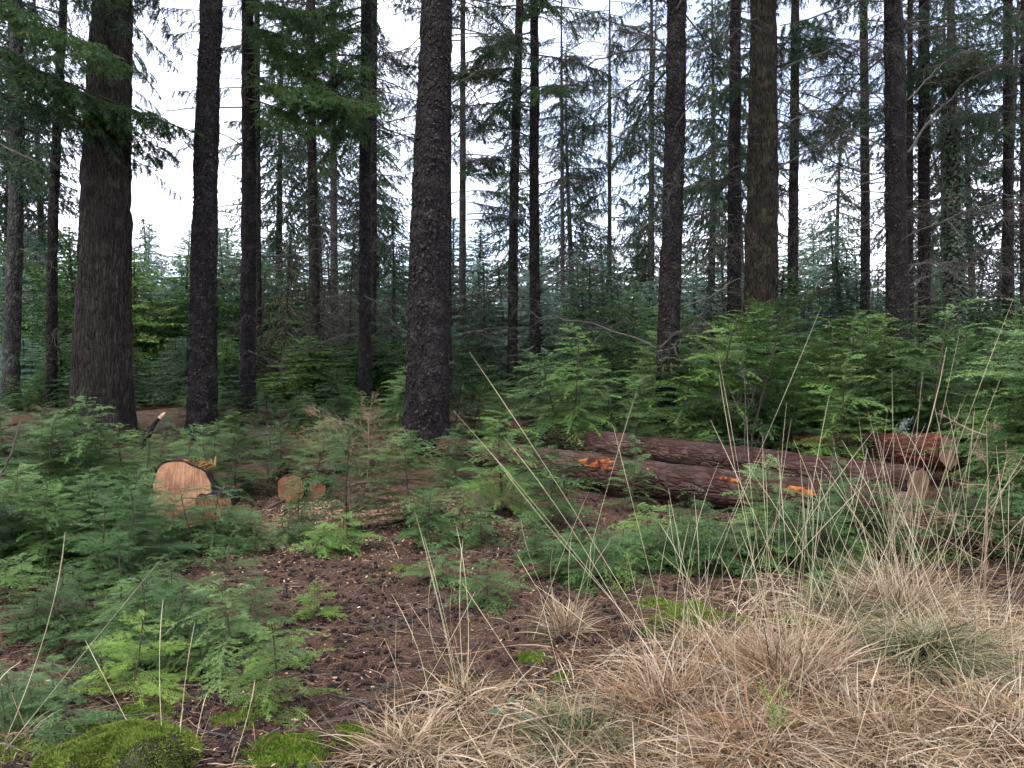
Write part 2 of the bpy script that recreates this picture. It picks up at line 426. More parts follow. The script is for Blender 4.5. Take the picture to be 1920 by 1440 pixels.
def log_mat(name='felled_log_bark', red=0.0):
    m = bark_mat(name, [(0.2, (0.021, 0.009, 0.007)), (0.5, (0.056, 0.026, 0.019)), (0.8, (0.125, 0.076, 0.058))], 0.4, 17, False, 1.0, 0.25, (0.13, 0.13, 0.11))
    n, l = m.node_tree.nodes, m.node_tree.links
    b = next(x for x in n if x.type == 'BSDF_PRINCIPLED')
    old = b.inputs['Base Color'].links[0].from_socket
    tc = n.new('ShaderNodeTexCoord')
    mp = n.new('ShaderNodeMapping'); mp.inputs['Scale'].default_value = (1, 1, 0.45)
    l.new(tc.outputs['Object'], mp.inputs['Vector'])
    t = noise(n, l, mp.outputs['Vector'], 2.4, 4, 0.6)
    # scuffed places where the bark is torn down to the orange inner bark
    mk = ramp(n, [(0.64, (0, 0, 0)), (0.68, (1, 1, 1))])
    l.new(t.outputs['Fac'], mk.inputs['Fac'])
    t2 = noise(n, l, mp.outputs['Vector'], 16, 4)
    cr = ramp(n, [(0.35, (0.16, 0.030, 0.012)), (0.5, (0.40, 0.115, 0.025)), (0.68, (0.66, 0.34, 0.11))])
    l.new(t2.outputs['Fac'], cr.inputs['Fac'])
    mx = n.new('ShaderNodeMix'); mx.data_type = 'RGBA'
    l.new(mk.outputs['Color'], mx.inputs[0]); l.new(old, mx.inputs[6]); l.new(cr.outputs['Color'], mx.inputs[7])
    col = mx.outputs[2]
    if red:
        # freshly peeled, blood-red inner bark near the butt
        sp = n.new('ShaderNodeSeparateXYZ'); l.new(tc.outputs['Object'], sp.inputs[0])
        rr = n.new('ShaderNodeMapRange'); rr.inputs[1].default_value = 0.0; rr.inputs[2].default_value = red; rr.inputs[3].default_value = 1.0; rr.inputs[4].default_value = 0.0
        l.new(sp.outputs[2], rr.inputs[0])
        ad = n.new('ShaderNodeMath'); ad.operation = 'MULTIPLY'
        t3 = noise(n, l, mp.outputs['Vector'], 5, 4)
        m3 = ramp(n, [(0.35, (0.3, 0.3, 0.3)), (0.55, (1, 1, 1))]); l.new(t3.outputs['Fac'], m3.inputs['Fac'])
        l.new(rr.outputs[0], ad.inputs[0]); l.new(m3.outputs['Color'], ad.inputs[1])
        c2 = ramp(n, [(0.35, (0.045, 0.013, 0.011)), (0.55, (0.115, 0.032, 0.021)), (0.72, (0.23, 0.085, 0.045))]); l.new(t2.outputs['Fac'], c2.inputs['Fac'])
        m4 = n.new('ShaderNodeMix'); m4.data_type = 'RGBA'
        l.new(ad.outputs[0], m4.inputs[0]); l.new(col, m4.inputs[6]); l.new(c2.outputs['Color'], m4.inputs[7]); col = m4.outputs[2]
    l.new(col, b.inputs['Base Color'])
    return m
M['log'] = log_mat()
M['log_peeled'] = log_mat('felled_log_bark_peeled', 1.7)
M['torn'] = plain_mat('torn_inner_bark', [(0.40, (0.0280, 0.0092, 0.0061)), (0.47, (0.1244, 0.0288, 0.0071)), (0.56, (0.2488, 0.0778, 0.0152)), (0.72, (0.3484, 0.1728, 0.0558))], 11, 0.85, 0.5)

def ground_mat():
    m, n, l, b, out = node_mat('forest_floor')
    tc = n.new('ShaderNodeTexCoord')
    v = tc.outputs['Object']
    big = noise(n, l, v, 0.9, 4)
    mid = noise(n, l, v, 9, 5, 0.65)
    fin = noise(n, l, v, 70, 5, 0.7)
    vo = n.new('ShaderNodeTexVoronoi'); vo.inputs['Scale'].default_value = 55
    l.new(v, vo.inputs['Vector'])
    base = ramp(n, [(0.32, (0.026, 0.015, 0.011)), (0.46, (0.092, 0.053, 0.037)), (0.60, (0.185, 0.112, 0.076)), (0.76, (0.34, 0.22, 0.145))])
    a = n.new('ShaderNodeMath'); a.operation = 'MULTIPLY_ADD'
    l.new(fin.outputs['Fac'], a.inputs[0]); a.inputs[1].default_value = 0.7
    s = n.new('ShaderNodeMath'); s.operation = 'MULTIPLY_ADD'
    l.new(mid.outputs['Fac'], s.inputs[0]); s.inputs[1].default_value = 0.45; s.inputs[2].default_value = -0.08
    l.new(s.outputs[0], a.inputs[2])
    l.new(a.outputs[0], base.inputs['Fac'])
    # drifts of paler fallen needles
    dr = ramp(n, [(0.42, (0, 0, 0)), (0.62, (0.7, 0.7, 0.7))])
    dn = noise(n, l, v, 2.6, 6, 0.7); l.new(dn.outputs['Fac'], dr.inputs['Fac'])
    dc = ramp(n, [(0.35, (0.055, 0.033, 0.022)), (0.55, (0.15, 0.092, 0.060)), (0.75, (0.30, 0.20, 0.135))]); l.new(fin.outputs['Fac'], dc.inputs['Fac'])
    dm = n.new('ShaderNodeMix'); dm.data_type = 'RGBA'
    l.new(dr.outputs['Color'], dm.inputs[0]); l.new(base.outputs['Color'], dm.inputs[6]); l.new(dc.outputs['Color'], dm.inputs[7])
    # thin moss film in places
    mr = ramp(n, [(0.56, (0, 0, 0)), (0.68, (0.75, 0.75, 0.75))])
    mm = noise(n, l, v, 1.7, 6, 0.65)
    l.new(mm.outputs['Fac'], mr.inputs['Fac'])
    mc = ramp(n, [(0.3, (0.030, 0.042, 0.010)), (0.7, (0.085, 0.11, 0.024))])
    l.new(fin.outputs['Fac'], mc.inputs['Fac'])
    mx = n.new('ShaderNodeMix'); mx.data_type = 'RGBA'
    l.new(mr.outputs['Color'], mx.inputs[0]); l.new(dm.outputs[2], mx.inputs[6]); l.new(mc.outputs['Color'], mx.inputs[7])
    l.new(mx.outputs[2], b.inputs['Base Color'])
    b.inputs['Roughness'].default_value = 0.95
    b.inputs['Specular IOR Level'].default_value = 0.1
    bp = n.new('ShaderNodeBump'); bp.inputs['Strength'].default_value = 1.0; bp.inputs['Distance'].default_value = 0.03
    ha = n.new('ShaderNodeMath'); ha.operation = 'ADD'
    l.new(fin.outputs['Fac'], ha.inputs[0]); l.new(vo.outputs['Distance'], ha.inputs[1])
    l.new(ha.outputs[0], bp.inputs['Height']); l.new(bp.outputs['Normal'], b.inputs['Normal'])
    return m

# ------------------------------------------------------------------ the ground
def make_ground():
    def axis(lo, hi, a, b, step, grow):
        mid = list(np.arange(a, b, step))
        out = []; x, s = a, step
        while x > lo:
            s *= grow; x -= s; out.append(x)
        left = out[::-1]
        out = []; x, s = mid[-1], step
        while x < hi:
            s *= grow; x += s; out.append(x)
        return np.array(left + mid + out)
    xs = axis(-320, 320, -4.5, 5.5, 0.055, 1.12)
    ys = axis(-40, 480, 1.8, 9.5, 0.055, 1.10)
    X, Y = np.meshgrid(xs, ys)
    Z = terrain(X, Y)
    g = G()
    nx, ny = len(xs), len(ys)
    i = np.arange(ny - 1)[:, None] * nx + np.arange(nx - 1)[None, :]
    f = np.concatenate([np.stack([i, i + 1, i + nx + 1], -1).reshape(-1, 3), np.stack([i, i + nx + 1, i + nx], -1).reshape(-1, 3)])
    g.add(np.stack([X, Y, Z], -1), f)
    o = g.obj('ground', ground_mat(), smooth=True)
    tag(o, kind='structure')
make_ground()

# ------------------------------------------------------------------ needles on twigs (vectorised)
class Twigs:
    """collects straight twig segments, then clothes them all with needles at once"""
    def __init__(self):
        self.p, self.d, self.l, self.s = [], [], [], []
    def add(self, p, d, l, s):
        self.p.append(p); self.d.append(d); self.l.append(l); self.s.append(s)
    def needles(self, g, rng, spacing, nl, nw, flat=True, droop=0.0, fwd=0.5, m=0, jit=0.18, tri=False):
        if not self.p:
            return
        P, D, L, S = map(np.array, (self.p, self.d, self.l, self.s))
        D = nrm(D); S = nrm(S - D * np.sum(S * D, 1, keepdims=True)); N = np.cross(D, S)
        cnt = np.maximum(3, (L / spacing * 2).astype(int))
        ix = np.repeat(np.arange(len(L)), cnt)
        k = len(ix)
        t = rng.random(k)
        side = np.where(rng.random(k) < 0.5, -1.0, 1.0)
        if flat:
            out = S[ix] * side[:, None] + N[ix] * rng.normal(0, 0.22, (k, 1))
        else:
            ph = rng.random(k) * 2 * np.pi
            out = S[ix] * np.cos(ph)[:, None] + N[ix] * np.sin(ph)[:, None]
        nd = nrm(D[ix] * (fwd + 0.9 * (t[:, None] > 0.93)) + out + rng.normal(0, jit, (k, 3)) + np.array([0, 0, -droop]))
        ln = nl * (0.65 + 0.5 * rng.random(k)) * (1 - 0.35 * np.maximum(0, t - 0.7) / 0.3)
        base = P[ix] + D[ix] * (t * L[ix])[:, None]
        w = nw * (0.8 + 0.4 * rng.random(k))
        wd = nrm(np.cross(nd, N[ix] if flat else nrm(rng.normal(0, 1, (k, 3)))))
        if tri:
            V = np.stack([base + wd * (w / 2)[:, None], base - wd * (w / 2)[:, None], base + nd * ln[:, None]], 1).reshape(-1, 3)
            g.add(V, np.arange(3 * k).reshape(-1, 3), m)
            return
        a = base + nd * (ln * 0.4)[:, None] + wd * (w / 2)[:, None]
        b = base + nd * (ln * 0.4)[:, None] - wd * (w / 2)[:, None]
        c = base + nd * ln[:, None]
        # a needle is a slim kite: root, two shoulders, tip
        r = base
        V = np.stack([r, a, c, b], 1).reshape(-1, 3)
        o = np.arange(k)[:, None] * 4
        f = np.concatenate([o + np.array([[0, 1, 2]]), o + np.array([[0, 2, 3]])])
        g.add(V, f, m)

def frame(d, roll, rng=None):
    """x along d, z as upward as possible, rolled about x"""
    d = np.asarray(d, float); d = d / np.linalg.norm(d)
    up = np.array([0, 0, 1.0]) if abs(d[2]) < 0.97 else np.array([1.0, 0, 0])
    y = np.cross(up, d); y /= np.linalg.norm(y)
    z = np.cross(d, y)
    c, s = math.cos(roll), math.sin(roll)
    return np.stack([d, y * c + z * s, -y * s + z * c], 1)

def spray(tw, g, origin, M3, L, rng, sag=0.25, tip=0.0, ang=52, ratio=0.42, gap=0.02, sub=True, wood=1, r0=0.004, hang=0.0):
    """a flat feathery branch: curved axis, side twigs on both sides, shorter twigs on those"""
    n = max(4, int(L / 0.07))
    u = np.linspace(0, 1, n + 1)
    wob = rng.normal(0, 0.02 * L)
    ax = np.stack([u * L, wob * np.sin(u * 3), -sag * L * u ** 2 - tip * L * np.maximum(0, u - 0.7) ** 2], 1)
    W = ax @ M3.T + origin
    if wood is not None:
        g.tube(W[::2] if n > 5 else W, np.linspace(r0, 0.0008, len(W[::2] if n > 5 else W)), 3, wood)
    for k in range(n):
        seg = W[k + 1] - W[k]
        tw.add(W[k], seg, np.linalg.norm(seg), M3[:, 1])
    x = 0.06 * L + gap
    sd = 1
    while x < L * 0.97:
        q = x / L
        i = min(n - 1, int(q * n)); fr = q * n - i
        p = W[i] * (1 - fr) + W[i + 1] * fr
        D = nrm(W[i + 1] - W[i])
        a = R(ang + rng.normal(0, 7))
        prof = min(1.0, 0.45 + 2.2 * q) * (1 - q) ** 0.75 + 0.05
        l = ratio * L * prof * (0.75 + 0.5 * rng.random())
        sv = nrm(M3[:, 1] * sd + M3[:, 2] * rng.normal(-0.06, 0.1))
        d = nrm(D * math.cos(a) + sv * math.sin(a) + np.array([0, 0, -hang - 0.1 * rng.random()]))
        tw.add(p, d, l, nrm(np.cross(M3[:, 2], d)))
        if sub and l > 0.07:
            y = 0.3 * l; s2 = 1
            while y < l * 0.92:
                a2 = R(48 + rng.normal(0, 8))
                l2 = 0.42 * l * (1 - y / l) + 0.012
                sv2 = np.cross(M3[:, 2], d) * s2
                d2 = nrm(d * math.cos(a2) + sv2 * math.sin(a2) + np.array([0, 0, -hang * 0.6]))
                tw.add(p + d * y, d2, l2, nrm(np.cross(M3[:, 2], d2)))
                y += gap * 1.15; s2 = -s2
        x += gap * (0.8 + 0.4 * rng.random())
        sd = -sd

# ------------------------------------------------------------------ hemlock saplings: variants, then copies
def sapling_meshes(seed, H, spread, dens=1.0, spacing=0.0048, nl=0.0135, nw=0.0023, up=18, gap=0.022, nod=0.12, tri=True):
    rng = np.random.default_rng(seed)
    gs, gc, tw = G(), G(), Twigs()
    n = 12
    u = np.linspace(0, 1, n + 1)
    lean = rng.normal(0, 0.05 * H, 2); na = rng.random() * 6.28
    stem = np.stack([lean[0] * u ** 1.5 + 0.02 * H * np.sin(u * 4 + seed), lean[1] * u ** 1.5 + 0.015 * H * np.sin(u * 5 + 2 * seed), u * H], 1)
    k = np.maximum(0, u - 0.82) / 0.18
    stem += np.stack([np.cos(na) * nod * H * 0.7 * k ** 2, np.sin(na) * nod * H * 0.7 * k ** 2, -nod * H * 0.35 * k ** 2], 1)
    stem = np.concatenate([[[0, 0, -0.15]], stem])
    us = np.concatenate([[-0.1], u])
    gs.tube(stem, 0.0025 + 0.0085 * H * (1 - np.clip(us, 0, 1)) ** 0.9, 6)
    nb = int((26 + 16 * H) * dens)
    for b in range(nb):
        q = 0.06 + 0.93 * ((b + rng.random()) / nb)
        i = min(n - 1, int(q * n)); fr = q * n - i
        p = stem[1 + i] * (1 - fr) + stem[2 + i] * fr
        az = b * 2.399 + rng.normal(0, 0.35)
        el = R(up * (0.2 + q) + rng.normal(0, 8))
        prof = (1 - q) ** 0.62 * min(1, 0.55 + 1.5 * q) + 0.10
        L = spread * prof * (0.6 + 0.6 * rng.random())
        d = np.array([math.cos(az) * math.cos(el), math.sin(az) * math.cos(el), math.sin(el)])
        spray(tw, gc, p, frame(d, rng.normal(0, 0.13)), L, rng, sag=0.16 + 0.16 * rng.random(), tip=0.8, gap=gap, r0=0.0012 + 0.004 * L)
    for k in range(max(0, n - 3), n):
        seg = stem[2 + k] - stem[1 + k]
        tw.add(stem[1 + k], seg, np.linalg.norm(seg), np.array([1.0, 0.3, 0]))
    tw.needles(gc, rng, spacing, nl, nw, True, 0.0, 0.35, tri=tri)
    return gs, gc

def sapling_variant(seed, H, spread, leaf, **kw):
    gs, gc = sapling_meshes(seed, H, spread, **kw)
    return gs.mesh('stem', M['stem'], True), gc.mesh('crown', [M[leaf], M['twig']]), H

SAP = {
    'tall_a': sapling_variant(11, 2.1, 0.75, 'hemlock', spacing=0.0068, nl=0.021, nw=0.0068, gap=0.028),
    'tall_b': sapling_variant(12, 1.9, 0.80, 'hemlock_blue', spacing=0.0068, nl=0.021, nw=0.0068, gap=0.028),
    'tall_c': sapling_variant(13, 2.2, 0.70, 'hemlock', spacing=0.0068, nl=0.021, nw=0.0068, gap=0.028, nod=0.2),
    'tall_d': sapling_variant(14, 2.0, 0.78, 'hemlock', dens=0.8, spacing=0.0068, nl=0.020, nw=0.0062, gap=0.028, up=42, nod=0.05),
    'tall_e': sapling_variant(15, 2.3, 0.85, 'hemlock_lime', dens=0.65, spacing=0.0068, nl=0.020, nw=0.0062, gap=0.030, up=30, nod=0.25),
    'mid_d': sapling_variant(24, 1.25, 0.60, 'hemlock_lime', dens=0.75, spacing=0.0058, nl=0.018, nw=0.0052, gap=0.024, up=32),
    'low_c': sapling_variant(33, 0.60, 0.56, 'hemlock_lime', dens=0.75, spacing=0.0048, nl=0.0155, nw=0.0040, up=6),
    'mid_a': sapling_variant(21, 1.3, 0.66, 'hemlock', dens=1.2, spacing=0.0058, nl=0.018, nw=0.0056, gap=0.024),
    'mid_b': sapling_variant(22, 1.2, 0.68, 'hemlock_blue', dens=1.2, spacing=0.0058, nl=0.018, nw=0.0056, gap=0.024),
    'mid_c': sapling_variant(23, 1.4, 0.62, 'hemlock', dens=1.15, spacing=0.0058, nl=0.018, nw=0.0056, gap=0.024),
    'low_a': sapling_variant(31, 0.62, 0.54, 'hemlock_blue', dens=0.85, up=8, spacing=0.0048, nl=0.0155, nw=0.0044),
    'low_b': sapling_variant(32, 0.55, 0.50, 'hemlock', dens=0.95, up=12, spacing=0.0048, nl=0.0155, nw=0.0044),
    'near_a': sapling_variant(41, 0.50, 0.46, 'hemlock_young', dens=0.66, spacing=0.0036, nl=0.014, nw=0.0026, gap=0.016, tri=False),
    'near_b': sapling_variant(42, 0.46, 0.34, 'hemlock_young', dens=0.85, spacing=0.0036, nl=0.014, nw=0.0026, gap=0.016, tri=False),
    'near_c': sapling_variant(43, 0.80, 0.48, 'hemlock_blue', dens=0.75, spacing=0.0040, nl=0.014, nw=0.0030, gap=0.017, tri=False),
}

def sapling(kind, pos, H, label, group=None, rz=None, tilt=0.0, wide=1.0):
    stem, crown, h0 = SAP[kind]
    s = H / h0
    rz = random.uniform(0, 6.28) if rz is None else rz
    t = thing('hemlock_sapling', pos, label, 'sapling', group, rz)
    t.scale = (s * wide, s * wide, s)
    t.rotation_euler = (random.gauss(0, 0.08) + tilt, random.gauss(0, 0.08), rz)
    link('stem', stem, t); link('crown', crown, t)
    return t

LANDMARKS = [(20, 'lichen-coated trunk'), (95, 'thin dark trunk'), (188, 'thickest trunk'), (285, 'white sky gap'), (376, 'flaky trunk'), (464, 'slim black trunk'),
             (592, 'twiggy trunk'), (690, 'twin trunks'), (797, 'big scaly trunk'), (900, 'scaly trunk right side'), (980, 'slender pair'), (1056, 'bare pole trunk'),
             (1130, 'dark green fir'), (1252, 'crooked black trunk'), (1330, 'ochre trunk left side'), (1429, 'ochre trunk'), (1560, 'ochre trunk right side'), (1624, 'lone slender trunk'),
             (1690, 'double trunk'), (1740, 'reddish trunk'), (1794, 'ivy trunk'), (1850, 'ivy right side'), (1894, 'right-edge brown trunk'), (1960, 'right edge')]
def single_out(specs, kind_word, where, cmid):
    """labels that tell the members of a stand apart: size, colour, the trunk they stand by, then left or right"""
    hs = sorted(sp['h'] for sp in specs)
    rows_ = {}
    for sp in specs:
        lm = min(LANDMARKS, key=lambda t: abs(t[0] - sp['px']))[1]
        q = hs.index(sp['h']) / max(1, len(hs) - 1)
        size = 'low' if q < 0.33 else 'tall' if q > 0.67 else 'middling'
        sp['base'] = (size, cmid[sp['kind']], lm)
        rows_.setdefault(sp['base'], []).append(sp)
    for b, mem in rows_.items():
        mem.sort(key=lambda sp: sp['px'])
        for k, sp in enumerate(mem):
            side = '' if len(mem) == 1 else (('left ', 'right ')[k] if len(mem) == 2 else ('leftmost ' if k == 0 else 'rightmost ' if k == len(mem) - 1 else ('second ', 'third ', 'fourth ', 'fifth ', 'sixth ')[min(4, k - 1)]))
            sp['label'] = f'{side}{b[0]} {b[1]} {kind_word} {where}, by the {b[2]}'

random.seed(5)
def top_h(px, py, Y):
    """height of a plant at column px, depth Y, whose top shows at row py"""
    return max(0.25, at(px, py, Y).z - tz(gx(px, Y), Y))

# named saplings: (kind, column, depth, row of the top, label)
NAMED = [
    ('near_a', 235, 3.65, 1150, 'bright yellow-green hemlock sapling behind the mossy stump in the left foreground'),
    ('near_b', 530, 3.5, 1160, 'bushy bright green hemlock sapling standing beside the bare needle floor'),
    ('near_c', 405, 4.5, 985, 'slender hemlock sapling with a bare lower stem left of the needle floor'),
    ('near_a', 590, 4.95, 1110, 'tiny lime green hemlock seedling alone on the bare needle floor'),
    ('near_c', 60, 3.35, 1330, 'pale feathery hemlock sapling in the bottom left corner'),
    ('near_c', 225, 5.1, 985, 'blue-green hemlock sapling spreading flat sprays over a dead stick'),
    ('near_c', 372, 4.0, 1180, 'small dull blue-green hemlock sapling just right of the yellow-green one'),
    ('low_a', 830, 5.6, 1010, 'low spreading hemlock sapling at the edge of the brown needle floor'),
    ('low_b', 915, 5.1, 1045, 'little round hemlock sapling among thin grass stalks in the middle'),
    ('low_a', 1000, 6.3, 970, 'low hemlock sapling with flat sprays behind the grass stalks'),
    ('mid_c', 655, 7.3, 790, 'thin half-bare hemlock sapling with brown twigs beside the sawdust patch'),
    ('mid_b', 770, 7.6, 800, 'blue-green hemlock sapling between the sawdust patch and the big trunk'),
    ('mid_a', 935, 8.0, 760, 'bushy hemlock sapling hiding the far end of the front log'),
    ('low_b', 1215, 6.6, 940, 'small hemlock sapling in front of the dark hollow under the front log'),
    ('mid_b', 1030, 7.4, 830, 'hemlock sapling in front of the scuffed orange patch on the log'),
    ('low_a', 1420, 6.0, 955, 'low hemlock bush below the middle of the front log'),
    ('mid_a', 1570, 6.1, 935, 'dense hemlock sapling covering the right part of the front log'),
    ('low_b', 1560, 5.3, 1040, 'lighter green hemlock bush among tall grass stalks'),
    ('mid_c', 1010, 9.3, 800, 'slender hemlock sapling crossing both logs left of the orange patch'),
    ('mid_d', 1185, 8.3, 815, 'hemlock sapling drooping over the front log right of its orange patch'),
    ('low_c', 1300, 7.5, 905, 'small lime hemlock sapling leaning on the middle of the front log'),
    ('mid_b', 1440, 7.1, 850, 'blue-green hemlock sapling standing against the front log'),
    ('mid_d', 1560, 7.0, 850, 'lime hemlock sapling rising past the right part of the front log'),
    ('mid_a', 850, 9.6, 790, 'bushy hemlock sapling at the foot of the big scaly trunk, right side'),
    ('mid_d', 322, 6.6, 925, 'lime hemlock sapling growing across the big sawn face'),
    ('near_c', 362, 6.4, 900, 'thin feathery hemlock sapling standing before the middle of the big sawn face'),
    ('mid_c', 285, 6.9, 880, 'slender hemlock sapling at the left rim of the big sawn face'),
    ('tall_a', 1090, 11.6, 590, 'hemlock sapling standing in front of the dark young fir'),
    ('tall_c', 1400, 10.4, 520, 'tallest arching hemlock sapling in front of the thick ochre trunk'),
    ('tall_b', 1250, 11.0, 600, 'nodding hemlock sapling left of the thick ochre trunk'),
    ('tall_a', 1585, 9.9, 640, 'upright hemlock sapling rising in front of the felled logs'),
    ('tall_c', 1935, 8.4, 555, 'tall hemlock sapling leaning in at the right edge'),
    ('tall_b', 1715, 11.2, 560, 'feathery hemlock sapling in front of the dark double trunk'),
    ('mid_a', 165, 8.2, 735, 'hemlock sapling with a pointed top before the thickest trunk'),
    ('mid_b', 440, 9.0, 790, 'hemlock sapling right of the big sawn log end'),
    ('low_b', 395, 6.6, 905, 'small hemlock sapling growing up in front of the big sawn face'),
    ('mid_c', 560, 8.0, 870, 'leaning hemlock sapling above the two small sawn logs'),
]
for kind, px, Y, py, lab in NAMED:
    sapling(kind, gnd(px, Y), top_h(px, py, Y), lab, wide=1.12)

# thickets: (n, column range, depth range, row-of-top range, kinds, where, group)
ZONES = [
    (30, (-60, 285), (5.4, 7.6), (850, 960), ('mid_a', 'mid_b', 'mid_c', 'mid_d'), 'in the near left thicket', 'low left thicket'),
    (22, (-60, 350), (7.8, 10.5), (750, 820), ('mid_a', 'mid_b', 'mid_c', 'mid_d'), 'in the rear left thicket', 'thicket below the thickest trunk'),
    (11, (0, 340), (4.5, 5.5), (1030, 1100), ('low_a', 'low_b', 'low_c'), 'fronting the left thicket', 'front of the left thicket'),
    (30, (370, 790), (9.2, 13.0), (755, 815), ('mid_a', 'mid_d', 'mid_c', 'mid_b'), 'behind the sawn logs', 'saplings behind the sawn logs'),
    (10, (400, 660), (6.0, 7.2), (960, 1000), ('low_a', 'low_b'), 'before the small sawn logs', 'sprigs before the small logs'),
    (24, (850, 1260), (11.7, 14.2), (640, 760), ('mid_a', 'tall_d', 'tall_b', 'mid_d', 'tall_e'), 'behind the left log ends', 'thicket behind the logs on the left'),
    (36, (1240, 1990), (10.6, 14.5), (515, 670), ('tall_a', 'tall_b', 'tall_c', 'tall_d', 'tall_e', 'tall_d'), 'behind the right logs', 'thicket behind the logs on the right'),
    (11, (1935, 2090), (7.2, 9.8), (580, 780), ('tall_b', 'mid_a', 'tall_a'), 'beyond the log ends', 'thicket at the right edge'),
    (11, (1310, 1600), (5.8, 6.7), (940, 1010), ('low_a', 'mid_b', 'low_b'), 'lining the front log', 'saplings along the front log'),
    (7, (1400, 1680), (6.2, 6.9), (880, 960), ('mid_a', 'mid_b', 'mid_c'), 'screening the front log', 'saplings screening the front log'),
    (8, (1250, 1660), (9.9, 10.5), (780, 850), ('mid_a', 'low_b', 'mid_c'), 'poking up between the logs', 'saplings between the logs'),
    (5, (240, 480), (3.9, 4.8), (1060, 1130), ('near_c', 'low_a'), 'at the needle floor edge', 'sprays at the left floor edge'),
    (22, (330, 830), (12.8, 15.5), (705, 760), ('mid_a', 'mid_b', 'mid_c'), 'around the middle trunk feet', 'saplings around the middle trunk feet'),
    (6, (40, 340), (3.8, 4.5), (1110, 1200), ('near_c', 'low_c'), 'low behind the mossy stump', 'sprays behind the mossy stump'),
    (7, (1190, 1340), (5.5, 6.6), (950, 1030), ('low_a', 'low_b', 'low_c'), 'before the hollow log', 'sprigs before the hollow under the log'),
    (9, (1770, 1990), (6.2, 7.2), (880, 960), ('low_b', 'mid_b', 'mid_d'), 'in the grass past the log ends', 'saplings in the grass past the log ends'),
    (11, (1000, 1200), (5.4, 6.5), (970, 1050), ('low_a', 'low_b'), 'left of the grass', 'sprigs left of the grass'),
    (5, (760, 900), (6.4, 7.6), (900, 980), ('low_a', 'mid_b'), 'right of the sawdust', 'sprigs right of the sawdust'),
    (28, (-80, 980), (13.2, 18), (680, 755), ('mid_a', 'mid_b', 'mid_c'), 'between the standing trunks', 'green belt between the left trunks'),
    (6, (-30, 120), (3.0, 3.7), (1310, 1390), ('near_c', 'low_a'), 'beside the mossy stump', 'sprays around the mossy stump'),
]
SAP_LOOK = {'tall_a': 'green', 'tall_b': 'blue-green', 'tall_c': 'nodding', 'mid_a': 'bushy', 'mid_b': 'blue-green', 'mid_c': 'slender', 'low_a': 'blue-green', 'low_b': 'green', 'tall_d': 'upswept', 'tall_e': 'lime', 'mid_d': 'lime', 'low_c': 'lime', 'near_c': 'feathery'}
for n, (a, b), (y0, y1), (t0, t1), kinds, where, grp in ZONES:
    specs = []
    for k in range(n):
        px = a + (b - a) * (k + random.random()) / n
        Y = random.uniform(y0, y1)
        specs.append(dict(px=px, Y=Y, kind=random.choice(kinds), h=min(2.6, top_h(px, random.uniform(t0, t1), Y))))
    single_out(specs, 'hemlock sapling', where, SAP_LOOK)
    for sp in specs:
        sapling(sp['kind'], gnd(sp['px'], sp['Y']), sp['h'], sp['label'], grp, wide=random.uniform(1.0, 1.35))

# ------------------------------------------------------------------ spruce boughs (shared meshes for the near trees)
def bough_mesh(seed, L, leaf, sag=0.2, hang=0.35, gap=0.085, bare=0.12, nl=0.042, nw=0.011, spacing=0.0095, ratio=0.36):
    rng = np.random.default_rng(seed)
    g, tw = G(), Twigs()
    n = 14
    u = np.linspace(0, 1, n + 1)
    ax = np.stack([u * L, 0.05 * L * np.sin(u * 4 + seed), -sag * L * u ** 1.6 + 0.10 * L * np.maximum(0, u - 0.75)], 1)
    g.tube(ax, 0.006 + 0.014 * L / 2.5 * (1 - u), 5, 1)
    x = bare * L; sd = 1
    while x < 0.985 * L:
        q = x / L; i = min(n - 1, int(q * n)); fr = q * n - i
        p = ax[i] * (1 - fr) + ax[i + 1] * fr
        D = nrm(ax[i + 1] - ax[i])
        a = R(55 + rng.normal(0, 10))
        l = ratio * L * ((1 - q) ** 0.7 * min(1, 0.5 + 1.6 * q) + 0.1) * (0.6 + 0.7 * rng.random())
        m = 4
        sv = np.array([0, sd, rng.normal(0, 0.2)])
        d0 = nrm(D * math.cos(a) + sv * math.sin(a))
        pts = [p]
        for k in range(m):
            d0 = nrm(d0 + np.array([0, 0, -hang * (0.35 + 0.5 * rng.random())]))
            pts.append(pts[-1] + d0 * l / m)
        pts = np.array(pts)
        g.tube(pts, np.linspace(0.004, 0.0012, m + 1), 3, 1)
        for k in range(m):
            if k == 0 and rng.random() < 0.4:
                continue
            seg = pts[k + 1] - pts[k]; ls = np.linalg.norm(seg); ds = seg / ls
            tw.add(pts[k], ds, ls, nrm(np.cross(ds, [0.1, 0.2, 1])))
            for s2 in (-1, 1):
                for rep in range(2):
                    if rng.random() < 0.16:
                        continue
                    b2 = nrm(ds * 0.55 + np.cross(ds, [0, 0, 1]) * s2 * 0.7 + np.array([0, 0, -hang * (0.5 + rng.random())]) + rng.normal(0, 0.15, 3))
                    l2 = (0.06 + 0.30 * l * (1 - k / (m + 1))) * (0.5 + 0.7 * rng.random())
                    tw.add(pts[k] + seg * (rep * 0.5 + 0.3 * rng.random()), b2, l2, nrm(np.cross(b2, [0.1, 0.2, 1])))
        x += gap * (0.7 + 0.6 * rng.random()); sd = -sd
    tw.needles(g, rng, spacing, nl, nw, False, 0.15, 0.7, tri=True)
    return g.mesh('bough', [M[leaf], M['twig']]), L

